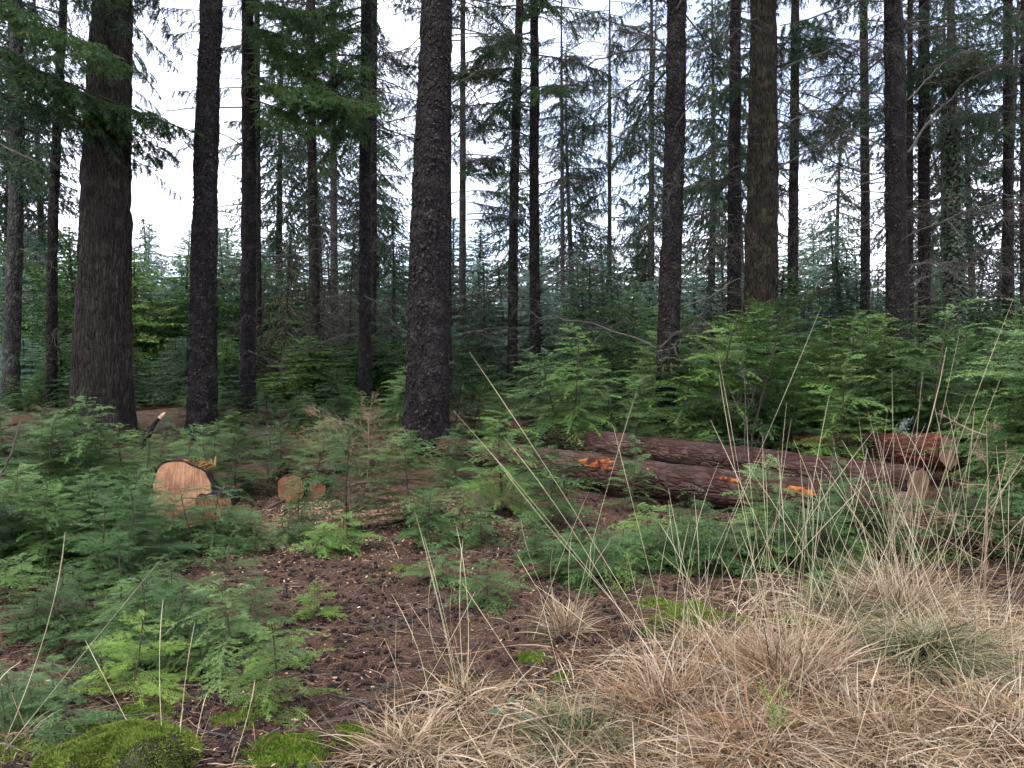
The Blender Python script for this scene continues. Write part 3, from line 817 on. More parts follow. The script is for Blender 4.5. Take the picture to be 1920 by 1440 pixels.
def dead_mesh(seed, L, twigs=16, curl=0.2, fine=True, mat='deadwood'):
    rng = np.random.default_rng(seed)
    g = G()
    n = 12
    u = np.linspace(0, 1, n + 1)
    ax = np.stack([u * L, 0.06 * L * np.sin(u * 5 + seed) + 0.02 * L * rng.normal(0, 1, n + 1) * u, -curl * L * u ** 2 + 0.02 * L * rng.normal(0, 1, n + 1) * u], 1)
    g.tube(ax, 0.004 + 0.013 * L / 2 * (1 - u) ** 0.8, 4)
    for k in range(twigs):
        q = 0.15 + 0.85 * (k + rng.random()) / twigs
        i = min(n - 1, int(q * n)); fr = q * n - i
        p = ax[i] * (1 - fr) + ax[i + 1] * fr
        D = nrm(ax[i + 1] - ax[i])
        sd = 1 if k % 2 else -1
        l = 0.38 * L * ((1 - q) ** 0.6 + 0.15) * (0.4 + 0.8 * rng.random())
        d = nrm(D * 0.7 + np.array([0, sd, 0]) * 0.8 + rng.normal(0, 0.22, 3) + np.array([0, 0, -0.2]))
        pts = [p]
        for s in range(4):
            d = nrm(d + rng.normal(0, 0.14, 3) + np.array([0, 0, -0.12]))
            pts.append(pts[-1] + d * l / 4)
        pts = np.array(pts)
        g.tube(pts, np.linspace(0.0042, 0.0016, 5), 3)
        if fine:
            for s in range(1, 5):
                for w in range(2):
                    d2 = nrm(d * 0.6 + rng.normal(0, 0.6, 3) + np.array([0, 0, -0.25]))
                    q2 = pts[s]
                    l2 = 0.35 * l * (0.3 + 0.8 * rng.random())
                    g.tube(np.array([q2, q2 + d2 * l2 * 0.55, q2 + d2 * l2 + np.array([0, 0, -0.12 * l2])]), [0.0024, 0.0018, 0.0010], 3)
    return g.mesh('dead_branch', M[mat]), L

BOUGH = {
    'dark': [bough_mesh(101 + k, 2.3 + 0.3 * k, 'spruce', 0.16 + 0.08 * k, 0.35 + 0.1 * k) for k in range(3)],
    'green': [bough_mesh(111 + k, 2.0 + 0.4 * k, 'spruce_green', 0.22, 0.32, gap=0.07) for k in range(3)],
    'thin': [bough_mesh(121 + k, 2.2 + 0.3 * k, 'spruce', 0.2, 0.6, gap=0.115, bare=0.28, spacing=0.012) for k in range(3)],
    'brown': [bough_mesh(131 + k, 2.2, 'spruce_brown', 0.28, 0.65, gap=0.11, bare=0.25, spacing=0.016) for k in range(2)],
}
DEAD = [dead_mesh(141 + k, 1.4 + 0.35 * k, 14 + 2 * k, 0.10 + 0.08 * k) for k in range(5)]
STUB = [dead_mesh(151 + k, 0.45 + 0.1 * k, 3, 0.1, False) for k in range(3)]

# ------------------------------------------------------------------ standing trees
def trunk_mesh(seed, path_fn, r_fn, top, near, mat, rough=0.02, fine=0):
    """a tapered, slightly crooked trunk with a lumpy bark surface and a flare at the foot"""
    sides = (fine or 36) if near else 14
    zs = list(np.arange(-0.35, min(top, 11.0), (0.075 if fine else 0.10) if near else 0.35)) + list(np.arange(min(top, 11.0), top, 0.8)) + [top]
    zs = np.array(zs)
    th = np.arange(sides) * 2 * np.pi / sides
    Z, T = np.meshgrid(zs, th, indexing='ij')
    r = r_fn(Z)
    c, s = np.cos(T), np.sin(T)
    rr = float(r_fn(np.array([1.5]))[0])
    lump = (vn(c * 1.3 + seed, s * 1.3, Z * 0.7, seed) - 0.5) * 0.10
    bark = (vn(c * rr * 14 + seed, s * rr * 14, Z * 5, seed + 1) - 0.5) * rough * 2 + (vn(c * rr * 40, s * rr * 40, Z * 18, seed + 2) - 0.5) * rough
    if 'fissured' in mat or 'ochre' in mat:
        rid = 1 - np.abs(2 * vn(c * rr * 26 + seed, s * rr * 26, Z * 2.4, seed + 6) - 1)
        bark = bark - 0.030 * rid ** 4
    flare = np.exp(-np.maximum(Z, 0) / 0.32) * (0.23 + 0.12 * np.cos(T * 4 + seed) + 0.07 * np.cos(T * 7 + 2 * seed))
    r = r * (1 + lump + flare) + bark * min(1, rr / 0.2)
    X0, Y0 = path_fn(Z)
    V = np.stack([X0 + r * c, Y0 + r * s, Z], -1).reshape(-1, 3)
    g = G()
    n = len(zs)
    i = np.arange(n - 1)[:, None] * sides; j = np.arange(sides)[None, :]; j2 = (j + 1) % sides
    f = np.concatenate([np.stack([i + j, i + j2, i + sides + j2], -1).reshape(-1, 3), np.stack([i + j, i + sides + j2, i + sides + j], -1).reshape(-1, 3)])
    g.add(V, f)
    return g.mesh('trunk', M[mat], True)

def scales_mesh(seed, path_fn, r_fn, top, count, size=0.045):
    """curled bark flakes standing a little proud of the trunk"""
    rng = np.random.default_rng(seed)
    z = rng.random(count) * top; th = rng.random(count) * 2 * np.pi
    r = r_fn(z) * (1 + 0.25 * np.exp(-z / 0.28)) + 0.004
    X0, Y0 = path_fn(z)
    out = np.stack([np.cos(th), np.sin(th), np.zeros(count)], -1)
    tan = np.stack([-np.sin(th), np.cos(th), np.zeros(count)], -1)
    up = np.array([[0, 0, 1.0]])
    c = np.stack([X0, Y0, z], -1) + out * r[:, None]
    w = size * (0.5 + 0.8 * rng.random(count))[:, None]; h = size * (0.5 + 0.9 * rng.random(count))[:, None]
    lift = (0.004 + 0.014 * rng.random(count))[:, None]
    ro = rng.normal(0, 0.3, (count, 1))
    tan2 = tan * np.cos(ro) + up * np.sin(ro); up2 = up * np.cos(ro) - tan * np.sin(ro)
    ring = []
    for a in range(6):
        k = a / 6 * 2 * np.pi
        ring.append(c + tan2 * w * 0.5 * math.cos(k) * (0.8 + 0.4 * rng.random((count, 1))) + up2 * h * 0.5 * math.sin(k) * (0.8 + 0.4 * rng.random((count, 1))) + out * lift * (0.5 - 0.7 * math.sin(k)))
    ctr = c + out * (lift * 0.5 + 0.006)
    V = np.stack(ring + [ctr], 1).reshape(-1, 3)
    o = np.arange(count)[:, None] * 7
    f = np.concatenate([o + np.array([[a, (a + 1) % 6, 6]]) for a in range(6)])
    g = G(); g.add(V, f)
    return g.mesh('bark_scales', M['scale'], False)

TREES = {}
def tree(key, Y, base, top_px, w_low, w_top, label, mat='bark_dark', near=False, height=19.0, bend=0.0, row=500, scales=0, cat='tree', name='spruce_tree', group=None):
    """base = (column, row) of the foot, top_px = column where the trunk leaves the frame's top edge,
    widths in photo pixels at row 500 and at the top edge"""
    x0 = gx(base[0], Y)
    z0 = tz(x0, Y)
    pt = at(top_px, 0, Y)
    hz = pt.z - z0
    lx = (pt.x - x0) / hz
    h5 = at(0, row, Y).z - z0
    r5, r0 = w_low / 2 / F_PX * Y, w_top / 2 / F_PX * Y
    slope = (r0 - r5) / (hz - h5)
    rng = random.Random(sum((k + 1) * 37 * ord(ch) for k, ch in enumerate(key)) % 1009)
    ly = rng.uniform(-0.012, 0.012)
    ph = rng.uniform(0, 6)
    def path(z):
        return lx * z + bend * np.sin(z * 0.55 + ph) * np.clip(z, 0, 1), ly * z + bend * np.cos(z * 0.4 + ph)* np.clip(z, 0, 1)
    def rad(z):
        return np.maximum(0.015, (r5 + slope * (z - h5)) * np.clip((height + 2.0 - z) / 8.0, 0.05, 1))
    t = thing(name, (x0, Y, z0), label, cat, group)
    seed = sum(map(ord, key)) % 97
    link('trunk', trunk_mesh(seed, path, rad, height, near, mat, fine=112 if name == 'conifer_tree' else 64 if scales else 0), t)
    if scales:
        o = link('bark_scales', scales_mesh(seed, path, rad, 8.0, scales), t)
        tag(o, kind='stuff')
    TREES[key] = dict(o=t, path=path, rad=rad, h=height, Y=Y, z0=z0, x0=x0, lx=lx, rng=rng)
    return t

def put(key, name, mesh, L0, z, az, el, L, roll=0.0):
    """hang a branch on a tree at height z above its foot"""
    T = TREES[key]
    cx, cy = T['path'](np.array([z]))
    r = float(T['rad'](np.array([z]))[0]) * 0.8
    d = np.array([math.cos(az) * math.cos(el), math.sin(az) * math.cos(el), math.sin(el)])
    o = link(name, mesh, T['o'])
    o.location = (float(cx[0]) + r * math.cos(az), float(cy[0]) + r * math.sin(az), z)
    F3 = frame(d, roll)
    o.rotation_euler = Matrix(F3.tolist()).to_euler()
    s = L / L0
    o.scale = (s, s, s)
    return o

def rows(key, py):
    return at(0, py, TREES[key]['Y']).z - TREES[key]['z0']

def crown(key, kinds, z0, z1, n, L=(1.6, 2.6), el=(-0.2, 0.25), az=None):
    T = TREES[key]; rng = T['rng']
    for k in range(n):
        z = z0 + (z1 - z0) * (k + rng.random()) / n
        m, L0 = rng.choice(BOUGH[rng.choice(kinds)])
        a = rng.uniform(0, 6.28) if az is None else rng.uniform(*az)
        put(key, 'bough', m, L0, z, a, rng.uniform(*el), rng.uniform(*L) * (1 if z < T['h'] * 0.7 else 0.7), rng.gauss(0, 0.2))

def deads(key, z0, z1, n, L=(0.9, 2.0), el=(-0.25, 0.45)):
    T = TREES[key]; rng = T['rng']
    for k in range(n):
        z = z0 + (z1 - z0) * (k + rng.random()) / n
        m, L0 = rng.choice(DEAD)
        put(key, 'dead_branch', m, L0, z, rng.uniform(0, 6.28), rng.uniform(*el), rng.uniform(*L), rng.gauss(0, 0.4))

def stubs(key, z0, z1, n):
    T = TREES[key]; rng = T['rng']
    for k in range(n):
        m, L0 = rng.choice(STUB)
        put(key, 'branch_stub', m, L0, rng.uniform(z0, z1), rng.uniform(0, 6.28), rng.uniform(-0.2, 0.6), rng.uniform(0.12, 0.5))

def toward(key, kind, py, tip_px, tip_py, dY=0.0, k=0, roll=0.0, dead=False):
    """a bough that leaves the trunk at photo row py and reaches a given spot"""
    T = TREES[key]
    z = rows(key, py)
    cx, cy = T['path'](np.array([z]))
    p = Vector((T['x0'] + float(cx[0]), T['Y'] + float(cy[0]), T['z0'] + z))
    q = at(tip_px, tip_py, T['Y'] + dY)
    v = q - p
    m, L0 = (DEAD if dead else BOUGH[kind])[k % (5 if dead else len(BOUGH[kind]))]
    L = v.length
    az = math.atan2(v.y, v.x); el = math.asin(v.z / L) + (0.12 if dead else 0.18)
    put(key, 'dead_branch' if dead else 'bough', m, L0, z, az, el, L, roll)

# trunks read off the photograph, from left to right
tree('lich', 15.5, (20, 775), 30, 27, 20, 'grey lichen-coated spruce trunk at the left edge', 'bark_lichen', True, bend=0.03)
tree('thin', 16.5, (95, 742), 110, 18, 14, 'thin dark spruce trunk between the left edge and the thickest trunk', 'bark_dark', True, bend=0.04)
tree('big', 12.2, (188, 775), 209, 93, 68, 'thickest trunk, brown fissured bark, on the left', 'bark_fissured', True, 24, 0.02, name='conifer_tree')
tree('flaky', 12.6, (376, 792), 397, 46, 38, 'dark flaky-barked trunk with a bulge, beside the white sky gap', 'bark_dark', True, 21, 0.02, scales=1300)
tree('slim', 14.5, (464, 772), 465, 27, 22, 'slim straight black trunk right of the flaky one', 'bark_dark', True, 20, 0.015)
tree('behind', 19.0, (484, 745), 484, 12, 10, 'pencil-thin trunk peeping out behind the slim black one', 'bark_mid', False, 17)
tree('grey', 19.0, (592, 742), 584, 18, 14, 'thin rough spruce trunk with twiggy dead branches left of the twin trunks', 'bark_mid', True, 18, 0.02)
tree('greygreen', 25.0, (627, 735), 626, 14, 11, 'faint grey-green trunk behind the twiggy one', 'bark_far', False, 19)
tree('twin', 15.5, (684, 735), 686, 22, 19, 'straight black front trunk of the twin pair', 'bark_dark', True, 20, 0.01)
tree('twinback', 18.5, (698, 735), 700, 14, 13, 'paler rear trunk of the twin pair', 'bark_mid', False, 19)
tree('main', 11.6, (797, 795), 819, 72, 54, 'big dark scaly trunk standing in the middle', 'bark_dark', True, 23, 0.015, scales=2200)
tree('mainback', 15.5, (838, 745), 838, 17, 13, 'narrow trunk half hidden behind the big scaly one', 'bark_dark', False, 19)
tree('mid1', 23.0, (867, 700), 868, 13, 9, 'thin grey trunk just right of the big scaly one', 'bark_far', False, 18)
tree('pair1', 19.5, (958, 705), 973, 18, 14, 'left trunk of the slender pair with mossy foot', 'bark_mid', True, 19, 0.02)
tree('pair2', 18.0, (1004, 705), 1001, 19, 15, 'right darker trunk of the slender pair', 'bark_dark', True, 19, 0.015)
tree('pole1', 30.0, (1056, 690), 1052, 8, 6, 'bare pole-like trunk against the white sky in the middle', 'bark_far', False, 16)
tree('pole2', 31.0, (1143, 690), 1143, 8, 6, 'very thin trunk rising above the dark young fir', 'bark_far', False, 17)
tree('pole3', 29.0, (1222, 690), 1222, 10, 8, 'thin greenish trunk just left of the black trunk', 'bark_far', False, 18)
tree('black', 13.6, (1252, 720), 1268, 39, 34, 'crooked black trunk right of the middle with upswept dead branches', 'bark_dark', True, 21, 0.03, scales=900)
tree('left_of_ochre', 17.0, (1378, 700), 1379, 25, 18, 'dark trunk close on the left of the thick ochre one', 'bark_dark', True, 19, 0.015)
tree('ochre', 13.2, (1429, 720), 1430, 62, 45, 'thick ochre-brown trunk on the right', 'bark_ochre', True, 23, 0.015, name='conifer_tree')
tree('right_of_ochre', 19.0, (1486, 700), 1489, 19, 14, 'straight trunk close on the right of the thick ochre one', 'bark_mid', True, 19, 0.015)
tree('lone', 21.0, (1624, 690), 1620, 17, 14, 'slender trunk alone in the right sky gap', 'bark_mid', True, 19, 0.015)
tree('double', 14.5, (1686, 715), 1678, 38, 31, 'front stem of the dark double trunk on the right', 'bark_dark', True, 21, 0.015, scales=500)
tree('doubleback', 17.5, (1707, 700), 1702, 12, 9, 'thin rear stem of the dark double trunk', 'bark_mid', False, 18)
tree('reddish', 18.0, (1733, 700), 1729, 22, 17, 'reddish brown trunk between the double trunk and the ivy', 'bark_mid', True, 19, 0.015)
tree('ivy', 17.0, (1794, 700), 1781, 22, 12, 'trunk wrapped in dark ivy near the right edge', 'bark_far', True, 17, 0.02)
tree('brown_r', 17.5, (1894, 690), 1886, 19, 15, 'brown trunk just inside the right edge', 'bark_mid', True, 19, 0.015)
tree('edge_r', 16.5, (1922, 690), 1918, 14, 12, 'trunk cut by the right edge', 'bark_mid', True, 19)
# neighbours whose trunks stand outside the frame but whose boughs hang into it
tree('out_l', 10.5, (-120, 775), -110, 50, 40, 'spruce outside the left edge, drooping green boughs filling the upper left corner', 'bark_dark', True, 20)

# foliage and dead branches
deads('lich', 1.2, 6.0, 14, (0.6, 1.5)); crown('lich', ['dark', 'thin'], 5.5, 16, 22)
deads('thin', 1.5, 6, 8, (0.6, 1.4)); crown('thin', ['dark'], 5.8, 15, 18)
stubs('big', 2.5, 8.5, 8); crown('big', ['dark'], 9.5, 22, 26, (2.2, 3.4))
for py, tx, ty, k in ((20, 300, 130, 0), (95, 275, 175, 1), (150, 290, 215, 2), (215, 298, 250, 0), (285, 312, 372, 1), (-70, 330, 90, 2)):
    toward('big', 'thin' if py > 200 else 'dark', py, tx, ty, 0.5, k)
stubs('flaky', 1.5, 8.5, 26); crown('flaky', ['dark', 'thin'], 8.6, 20, 22, (2.0, 3.0))
for py, tx, ty, k in ((60, 320, 60, 0), (20, 305, 10, 1), (265, 318, 292, 2)):
    toward('flaky', 'thin', py, tx, ty, 0.4, k)
for py, tx, ty, k in ((115, 352, 88, 0), (130, 347, 120, 1), (20, 440, 20, 2), (450, 338, 478, 3)):
    toward('flaky', '', py, tx, ty, -0.2, k, dead=True)
deads('slim', 1.2, 8, 18, (0.6, 1.8)); crown('slim', ['dark', 'green'], 8.0, 19, 20)
for py, tx, ty, k in ((60, 560, 80, 0), (10, 640, 60, 1), (110, 600, 150, 2), (170, 700, 190, 0), (140, 530, 190, 1), (90, 690, 130, 2), (40, 520, 120, 2), (190, 610, 250, 1), (20, 580, 20, 0), (70, 640, 190, 1), (150, 660, 230, 2)):
    toward('slim', 'green', py, tx, ty, -1.2 + 0.4 * k, k)
for py, tx, ty, k in ((80, 560, 88, 1), (300, 570, 272, 2), (600, 400, 640, 3)):
    toward('slim', '', py, tx, ty, 0.3, k, dead=True)
deads('behind', 2, 8, 10); crown('behind', ['thin'], 6, 16, 12)
deads('grey', 1.0, 8, 34, (0.8, 2.2)); crown('grey', ['brown', 'green', 'thin'], 5.0, 17, 30)
deads('greygreen', 2, 7, 14); crown('greygreen', ['brown', 'thin', 'dark'], 5.5, 18, 24)
deads('twin', 1.0, 8, 22, (0.8, 2.0)); crown('twin', ['dark', 'green'], 7.2, 18, 18)
for py, tx, ty, k in ((40, 590, 100, 0), (90, 620, 180, 1), (150, 600, 240, 2), (30, 560, 40, 1), (180, 640, 290, 0), (60, 520, 130, 2), (120, 540, 210, 0), (200, 590, 320, 1), (-20, 600, 20, 2)):
    toward('twin', 'green', py, tx, ty, -1.0 - 0.3 * k, k)
deads('twinback', 1.5, 8, 14); crown('twinback', ['brown', 'thin'], 6, 18, 20)
stubs('main', 1.2, 8, 22); crown('main', ['dark'], 9, 22, 20, (2.2, 3.2))
for py, tx, ty, k in ((62, 1015, 40, 4), (170, 930, 100, 1), (195, 890, 190, 2), (10, 720, 30, 3), (60, 715, 130, 0), (190, 700, 160, 1), (640, 740, 580, 2), (300, 905, 280, 3)):
    toward('main', '', py, tx, ty, 0.4, k, dead=True)
deads('mainback', 1, 8, 14); crown('mainback', ['thin'], 7, 18, 14)
deads('mid1', 2, 8, 10); crown('mid1', ['green', 'dark', 'thin'], 5.0, 17, 44)
deads('pair1', 1.0, 9, 26, (0.8, 2.2), (0.0, 0.6)); crown('pair1', ['thin', 'dark'], 6.6, 18, 32, (1.8, 2.9))
deads('pair2', 1.0, 9, 30, (1.0, 2.4), (0.1, 0.7)); crown('pair2', ['thin', 'dark', 'green'], 6.6, 18, 34, (1.8, 2.9))
deads('pole1', 3, 10, 10, (0.8, 2)); crown('pole1', ['dark', 'thin'], 8.0, 16, 36)
crown('pole2', ['dark', 'thin'], 5.5, 17, 40, (1.6, 2.8)); crown('pole3', ['dark', 'thin'], 4.6, 18, 46, (1.6, 2.9))
deads('black', 1.0, 8.5, 26, (1.0, 2.6), (0.2, 0.8)); crown('black', ['thin', 'dark'], 6.5, 20, 18, (2.2, 3.2))
for py, tx, ty, k in ((120, 1060, 250, 0), (40, 1090, 160, 1), (200, 1130, 300, 2)):
    toward('black', 'thin', py, tx, ty, 0.6, k)
for py, tx, ty, k in ((90, 1160, 20, 4), (230, 1190, 150, 3), (300, 1170, 200, 2), (150, 1340, 30, 1), (320, 1360, 250, 0), (400, 1150, 470, 2)):
    toward('black', '', py, tx, ty, 0.4, k, dead=True)
deads('left_of_ochre', 1.5, 9, 26, (0.8, 2.0), (0, 0.6)); crown('left_of_ochre', ['thin', 'brown', 'dark'], 5.0, 18, 26)
stubs('ochre', 2, 8, 12); crown('ochre', ['dark'], 8.6, 22, 22, (2.2, 3.2))
for py, tx, ty, k in ((140, 1640, 20, 4), (250, 1600, 140, 3), (225, 1560, 260, 2), (320, 1560, 250, 1), (330, 1380, 350, 0), (20, 1330, 10, 3)):
    toward('ochre', '', py, tx, ty, 0.6, k, dead=True)
for py, tx, ty, k in ((60, 1560, 90, 0), (150, 1540, 210, 1), (210, 1520, 280, 2)):
    toward('ochre', 'brown' if k == 1 else 'dark', py, tx, ty, 1.2, k)
deads('right_of_ochre', 1.5, 9, 26, (1.0, 2.4), (0, 0.6)); crown('right_of_ochre', ['dark', 'thin', 'brown'], 5.2, 18, 32)
deads('lone', 2, 10, 32, (1.0, 2.4), (0, 0.6)); crown('lone', ['thin', 'dark'], 7.0, 18, 26)
deads('double', 1.2, 9, 34, (1.0, 2.6), (0.0, 0.7)); crown('double', ['thin', 'dark'], 6.8, 20, 20, (2, 3))
for py, tx, ty, k in ((330, 1480, 400, 4), (60, 1800, 10, 3), (290, 1850, 90, 2), (200, 1540, 215, 1)):
    toward('double', '', py, tx, ty, 0.3, k, dead=True)
deads('doubleback', 2, 9, 16); crown('doubleback', ['brown', 'dark'], 6.5, 17, 18)
deads('reddish', 2, 9, 26, (0.8, 2.2)); crown('reddish', ['dark', 'brown', 'thin'], 6.2, 18, 26)
deads('ivy', 3, 9, 22, (0.8, 2.2)); crown('ivy', ['dark', 'thin', 'brown'], 6.0, 16, 24)
deads('brown_r', 2, 9, 26, (0.8, 2.2)); crown('brown_r', ['dark', 'thin'], 6.0, 18, 26)
deads('edge_r', 2, 9, 16); crown('edge_r', ['dark', 'thin'], 6.6, 18, 18)
crown('out_l', ['green', 'dark'], 4.6, 10, 20, (2.2, 3.4), (-0.25, 0.1), (-0.9, 0.9)); crown('out_l', ['dark'], 9, 19, 14)

def ivy_on(key, z0, z1, count):
    T = TREES[key]; rng = np.random.default_rng(7)
    z = z0 + (z1 - z0) * rng.random(count) ** 1.15; th = rng.random(count) * 2 * np.pi
    r = T['rad'](z) + (0.03 + 0.11 * rng.random(count)) * (1.1 - 0.6 * (z - z0) / (z1 - z0))
    X0, Y0 = T['path'](z)
    out = np.stack([np.cos(th), np.sin(th), np.zeros(count)], -1); tan = np.stack([-np.sin(th), np.cos(th), np.zeros(count)], -1)
    c = np.stack([X0, Y0, z], -1) + out * r[:, None]
    s = (0.035 + 0.035 * rng.random(count))[:, None]
    dn = nrm(np.array([[0, 0, -1.0]]) + out * 0.5 + rng.normal(0, 0.35, (count, 3)))
    sd = nrm(tan + rng.normal(0, 0.3, (count, 3)))
    V = np.stack([c - dn * s * 0.4, c + sd * s * 0.75 - dn * s * 0.1 - out * s * 0.2, c + sd * s * 0.35 + dn * s * 0.5, c + dn * s * 1.1, c - sd * s * 0.35 + dn * s * 0.5, c - sd * s * 0.75 - dn * s * 0.1 - out * s * 0.2], 1).reshape(-1, 3)
    o = np.arange(count)[:, None] * 6
    f = np.concatenate([o + np.array([q]) for q in ([0, 1, 2], [0, 2, 3], [0, 3, 4], [0, 4, 5])])
    g = G(); g.add(V, f)
    ob = g.obj('ivy_leaves', M['ivy'], T['o']); tag(ob, kind='stuff')
ivy_on('ivy', 0.3, 6.8, 3200)

# ------------------------------------------------------------------ young spruces and distant trees (shared crowns)
def conifer_mesh(seed, H, spread, leaf, z0=0.3, per_m=30, nl=0.075, nw=0.030, spacing=0.024, up=20, hang=0.12, gap=0.11, power=0.8, deadlow=0):
    rng = np.random.default_rng(seed)
    gs, gc, tw = G(), G(), Twigs()
    n = 16
    u = np.linspace(0, 1, n + 1)
    stem = np.stack([0.01 * H * np.sin(u * 3 + seed), 0.01 * H * np.cos(u * 4 + seed), u * H], 1)
    stem[0, 2] = -0.3
    gs.tube(stem, 0.008 + 0.0105 * H * (1 - u), 8)
    nb = int((H - z0) * per_m)
    for b in range(nb):
        z = z0 + (H - z0) * (b + rng.random()) / nb
        q = (z - z0) / (H - z0)
        L = (spread * (1 - q) ** power * (0.65 + 0.5 * rng.random()) * min(1, 0.7 + 2 * q)) + 0.12
        az = b * 2.399 + rng.normal(0, 0.4)
        el = R(-8 + up * 1.6 * q + rng.normal(0, 15))
        d = np.array([math.cos(az) * math.cos(el), math.sin(az) * math.cos(el), math.sin(el)])
        i = min(n - 1, int(z / H * n)); fr = z / H * n - i
        p = stem[i] * (1 - fr) + stem[i + 1] * fr; p[2] = z
        spray(tw, gc, p, frame(d, rng.normal(0, 0.2)), L, rng, sag=0.18, tip=-0.4, ang=50, ratio=0.36, gap=gap, sub=False, r0=0.004 + 0.006 * L, hang=hang)
    for k in range(n - 4, n):
        seg = stem[k + 1] - stem[k]; tw.add(stem[k], seg, np.linalg.norm(seg), np.array([1.0, 0, 0]))
    tw.needles(gc, rng, spacing, nl, nw, False, hang, 0.6, tri=True)
    for b in range(deadlow):
        z = 0.8 + (z0 - 0.6) * rng.random(); az = rng.random() * 6.28; L = 0.6 + 1.2 * rng.random()
        d = np.array([math.cos(az), math.sin(az), 0.25 * rng.normal()])
        p = np.array([0, 0, z])
        gc.tube(np.array([p, p + d * L * 0.5, p + d * L + np.array([0, 0, -0.15 * L])]), [0.012, 0.008, 0.003], 3, 1)
    return gs.mesh('trunk', M['bark_far'], True), gc.mesh('crown', [M[leaf], M['twig']]), H

YOUNG = {
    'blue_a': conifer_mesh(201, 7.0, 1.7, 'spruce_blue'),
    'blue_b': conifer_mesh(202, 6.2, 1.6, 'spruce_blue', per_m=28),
    'green_a': conifer_mesh(203, 5.0, 1.7, 'hemlock', per_m=28, up=12, hang=0.1),
    'fir': conifer_mesh(204, 4.2, 1.6, 'spruce_green', per_m=36, nl=0.06, nw=0.022, up=10),
    'droop': conifer_mesh(205, 7.5, 1.9, 'spruce', per_m=20, up=-4, hang=0.9, gap=0.13),
    'brown': conifer_mesh(206, 7.0, 1.8, 'spruce_brown', per_m=18, up=-8, hang=1.0, gap=0.14, spacing=0.028),
    'tall_a': conifer_mesh(207, 19, 2.6, 'spruce', z0=6.0, per_m=11, nl=0.15, nw=0.042, spacing=0.04, up=8, hang=0.9, gap=0.17, power=0.6, deadlow=40),
    'tall_b': conifer_mesh(208, 17, 2.4, 'spruce', z0=4.5, per_m=10, nl=0.15, nw=0.042, spacing=0.042, up=4, hang=1.0, gap=0.19, power=0.6, deadlow=36),
}
def young(kind, px, Y, py, label, group=None, name='young_spruce', wide=1.0, cat='tree'):
    trunk, cr, h0 = YOUNG[kind]
    p = gnd(px, Y)
    H = max(1.5, at(px, py, Y).z - p.z)
    t = thing(name, p, label, cat, group, random.uniform(0, 6.28))
    s = H / h0
    ww = wide * (0.6 * s + 0.4)
    t.scale = (ww, ww, s)
    link('trunk', trunk, t); link('crown', cr, t)
    return t

random.seed(21)
young('fir', 1110, 17.5, 490, 'dark green young fir in the middle, behind the hemlock thicket', name='young_fir', wide=1.35)
young('green_a', 1185, 19.0, 520, 'young fir close on the right of the dark green fir', name='young_fir')
young('blue_a', 285, 26.0, 420, 'pointed blue-green young spruce in the white sky gap')
young('blue_b', 330, 24.0, 520, 'lower blue-green young spruce in front of the pointed one')
young('brown', 540, 17.5, 430, 'grey-brown drooping spruce between the slim black trunk and the twin trunks')
young('droop', 735, 19.0, 380, 'dark drooping spruce left of the big scaly trunk')
young('droop', 905, 19.5, 480, 'dark drooping spruce between the big scaly trunk and the slender pair')
young('droop', 1330, 18.5, 470, 'drooping dark spruce left of the ochre trunk', wide=0.8)
young('droop', 1570, 17.0, 520, 'dark drooping young spruce right of the ochre trunk')
young('brown', 660, 21.0, 430, 'faded drooping spruce behind the twin trunks')
young('green_a', 240, 17.5, 640, 'low green conifer right of the thickest trunk')
young('green_a', 330, 18.0, 650, 'low green conifer left of the flaky trunk')
young('green_a', 60, 19.0, 600, 'low green conifer left of the thin dark trunk')
YZ = [
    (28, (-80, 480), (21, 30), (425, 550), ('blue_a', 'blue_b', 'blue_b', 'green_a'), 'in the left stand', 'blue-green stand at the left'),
    (8, (-60, 480), (17, 21), (600, 690), ('green_a', 'green_a', 'blue_b'), 'fronting the left stand', 'front of the left stand'),
    (20, (470, 960), (21, 30), (430, 560), ('droop', 'brown', 'blue_a', 'droop'), 'in the middle gloom', 'dark stand behind the middle'),
    (5, (520, 960), (18, 22), (610, 680), ('green_a', 'droop'), 'at the middle stand foot', 'foot of the middle stand'),
    (18, (960, 1340), (21, 30), (470, 570), ('blue_b', 'green_a', 'blue_a', 'droop'), 'behind the fir', 'stand behind the fir'),
    (28, (1340, 2000), (17.5, 30), (460, 580), ('droop', 'blue_b', 'green_a', 'brown', 'droop'), 'in the right stand', 'stand behind the right trunks'),
    (16, (330, 820), (16, 19.5), (650, 720), ('green_a', 'green_a', 'droop'), 'low between the trunks', 'low conifers between the left trunks'),
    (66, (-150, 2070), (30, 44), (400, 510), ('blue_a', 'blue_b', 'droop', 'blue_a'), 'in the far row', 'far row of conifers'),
]
YOUNG_LOOK = {'blue_a': 'pointed blue-green', 'blue_b': 'bushy blue-green', 'green_a': 'green', 'fir': 'dark', 'droop': 'drooping dark', 'brown': 'faded brown', 'tall_a': 'full', 'tall_b': 'thin'}
for n, (a, b), (y0, y1), (t0, t1), kinds, lab, grp in YZ:
    specs = []
    for k in range(n):
        px = a + (b - a) * (k + random.random()) / n
        specs.append(dict(px=px, Y=random.uniform(y0, y1), kind=random.choice(kinds), h=random.uniform(t0, t1)))
    for sp in specs:
        sp['row'] = sp['h']; sp['h'] = at(sp['px'], sp['row'], sp['Y']).z
    single_out(specs, 'young spruce', lab, YOUNG_LOOK)
    for sp in specs:
        young(sp['kind'], sp['px'], sp['Y'], sp['row'], sp['label'], grp, wide=random.uniform(1.3, 2.0))
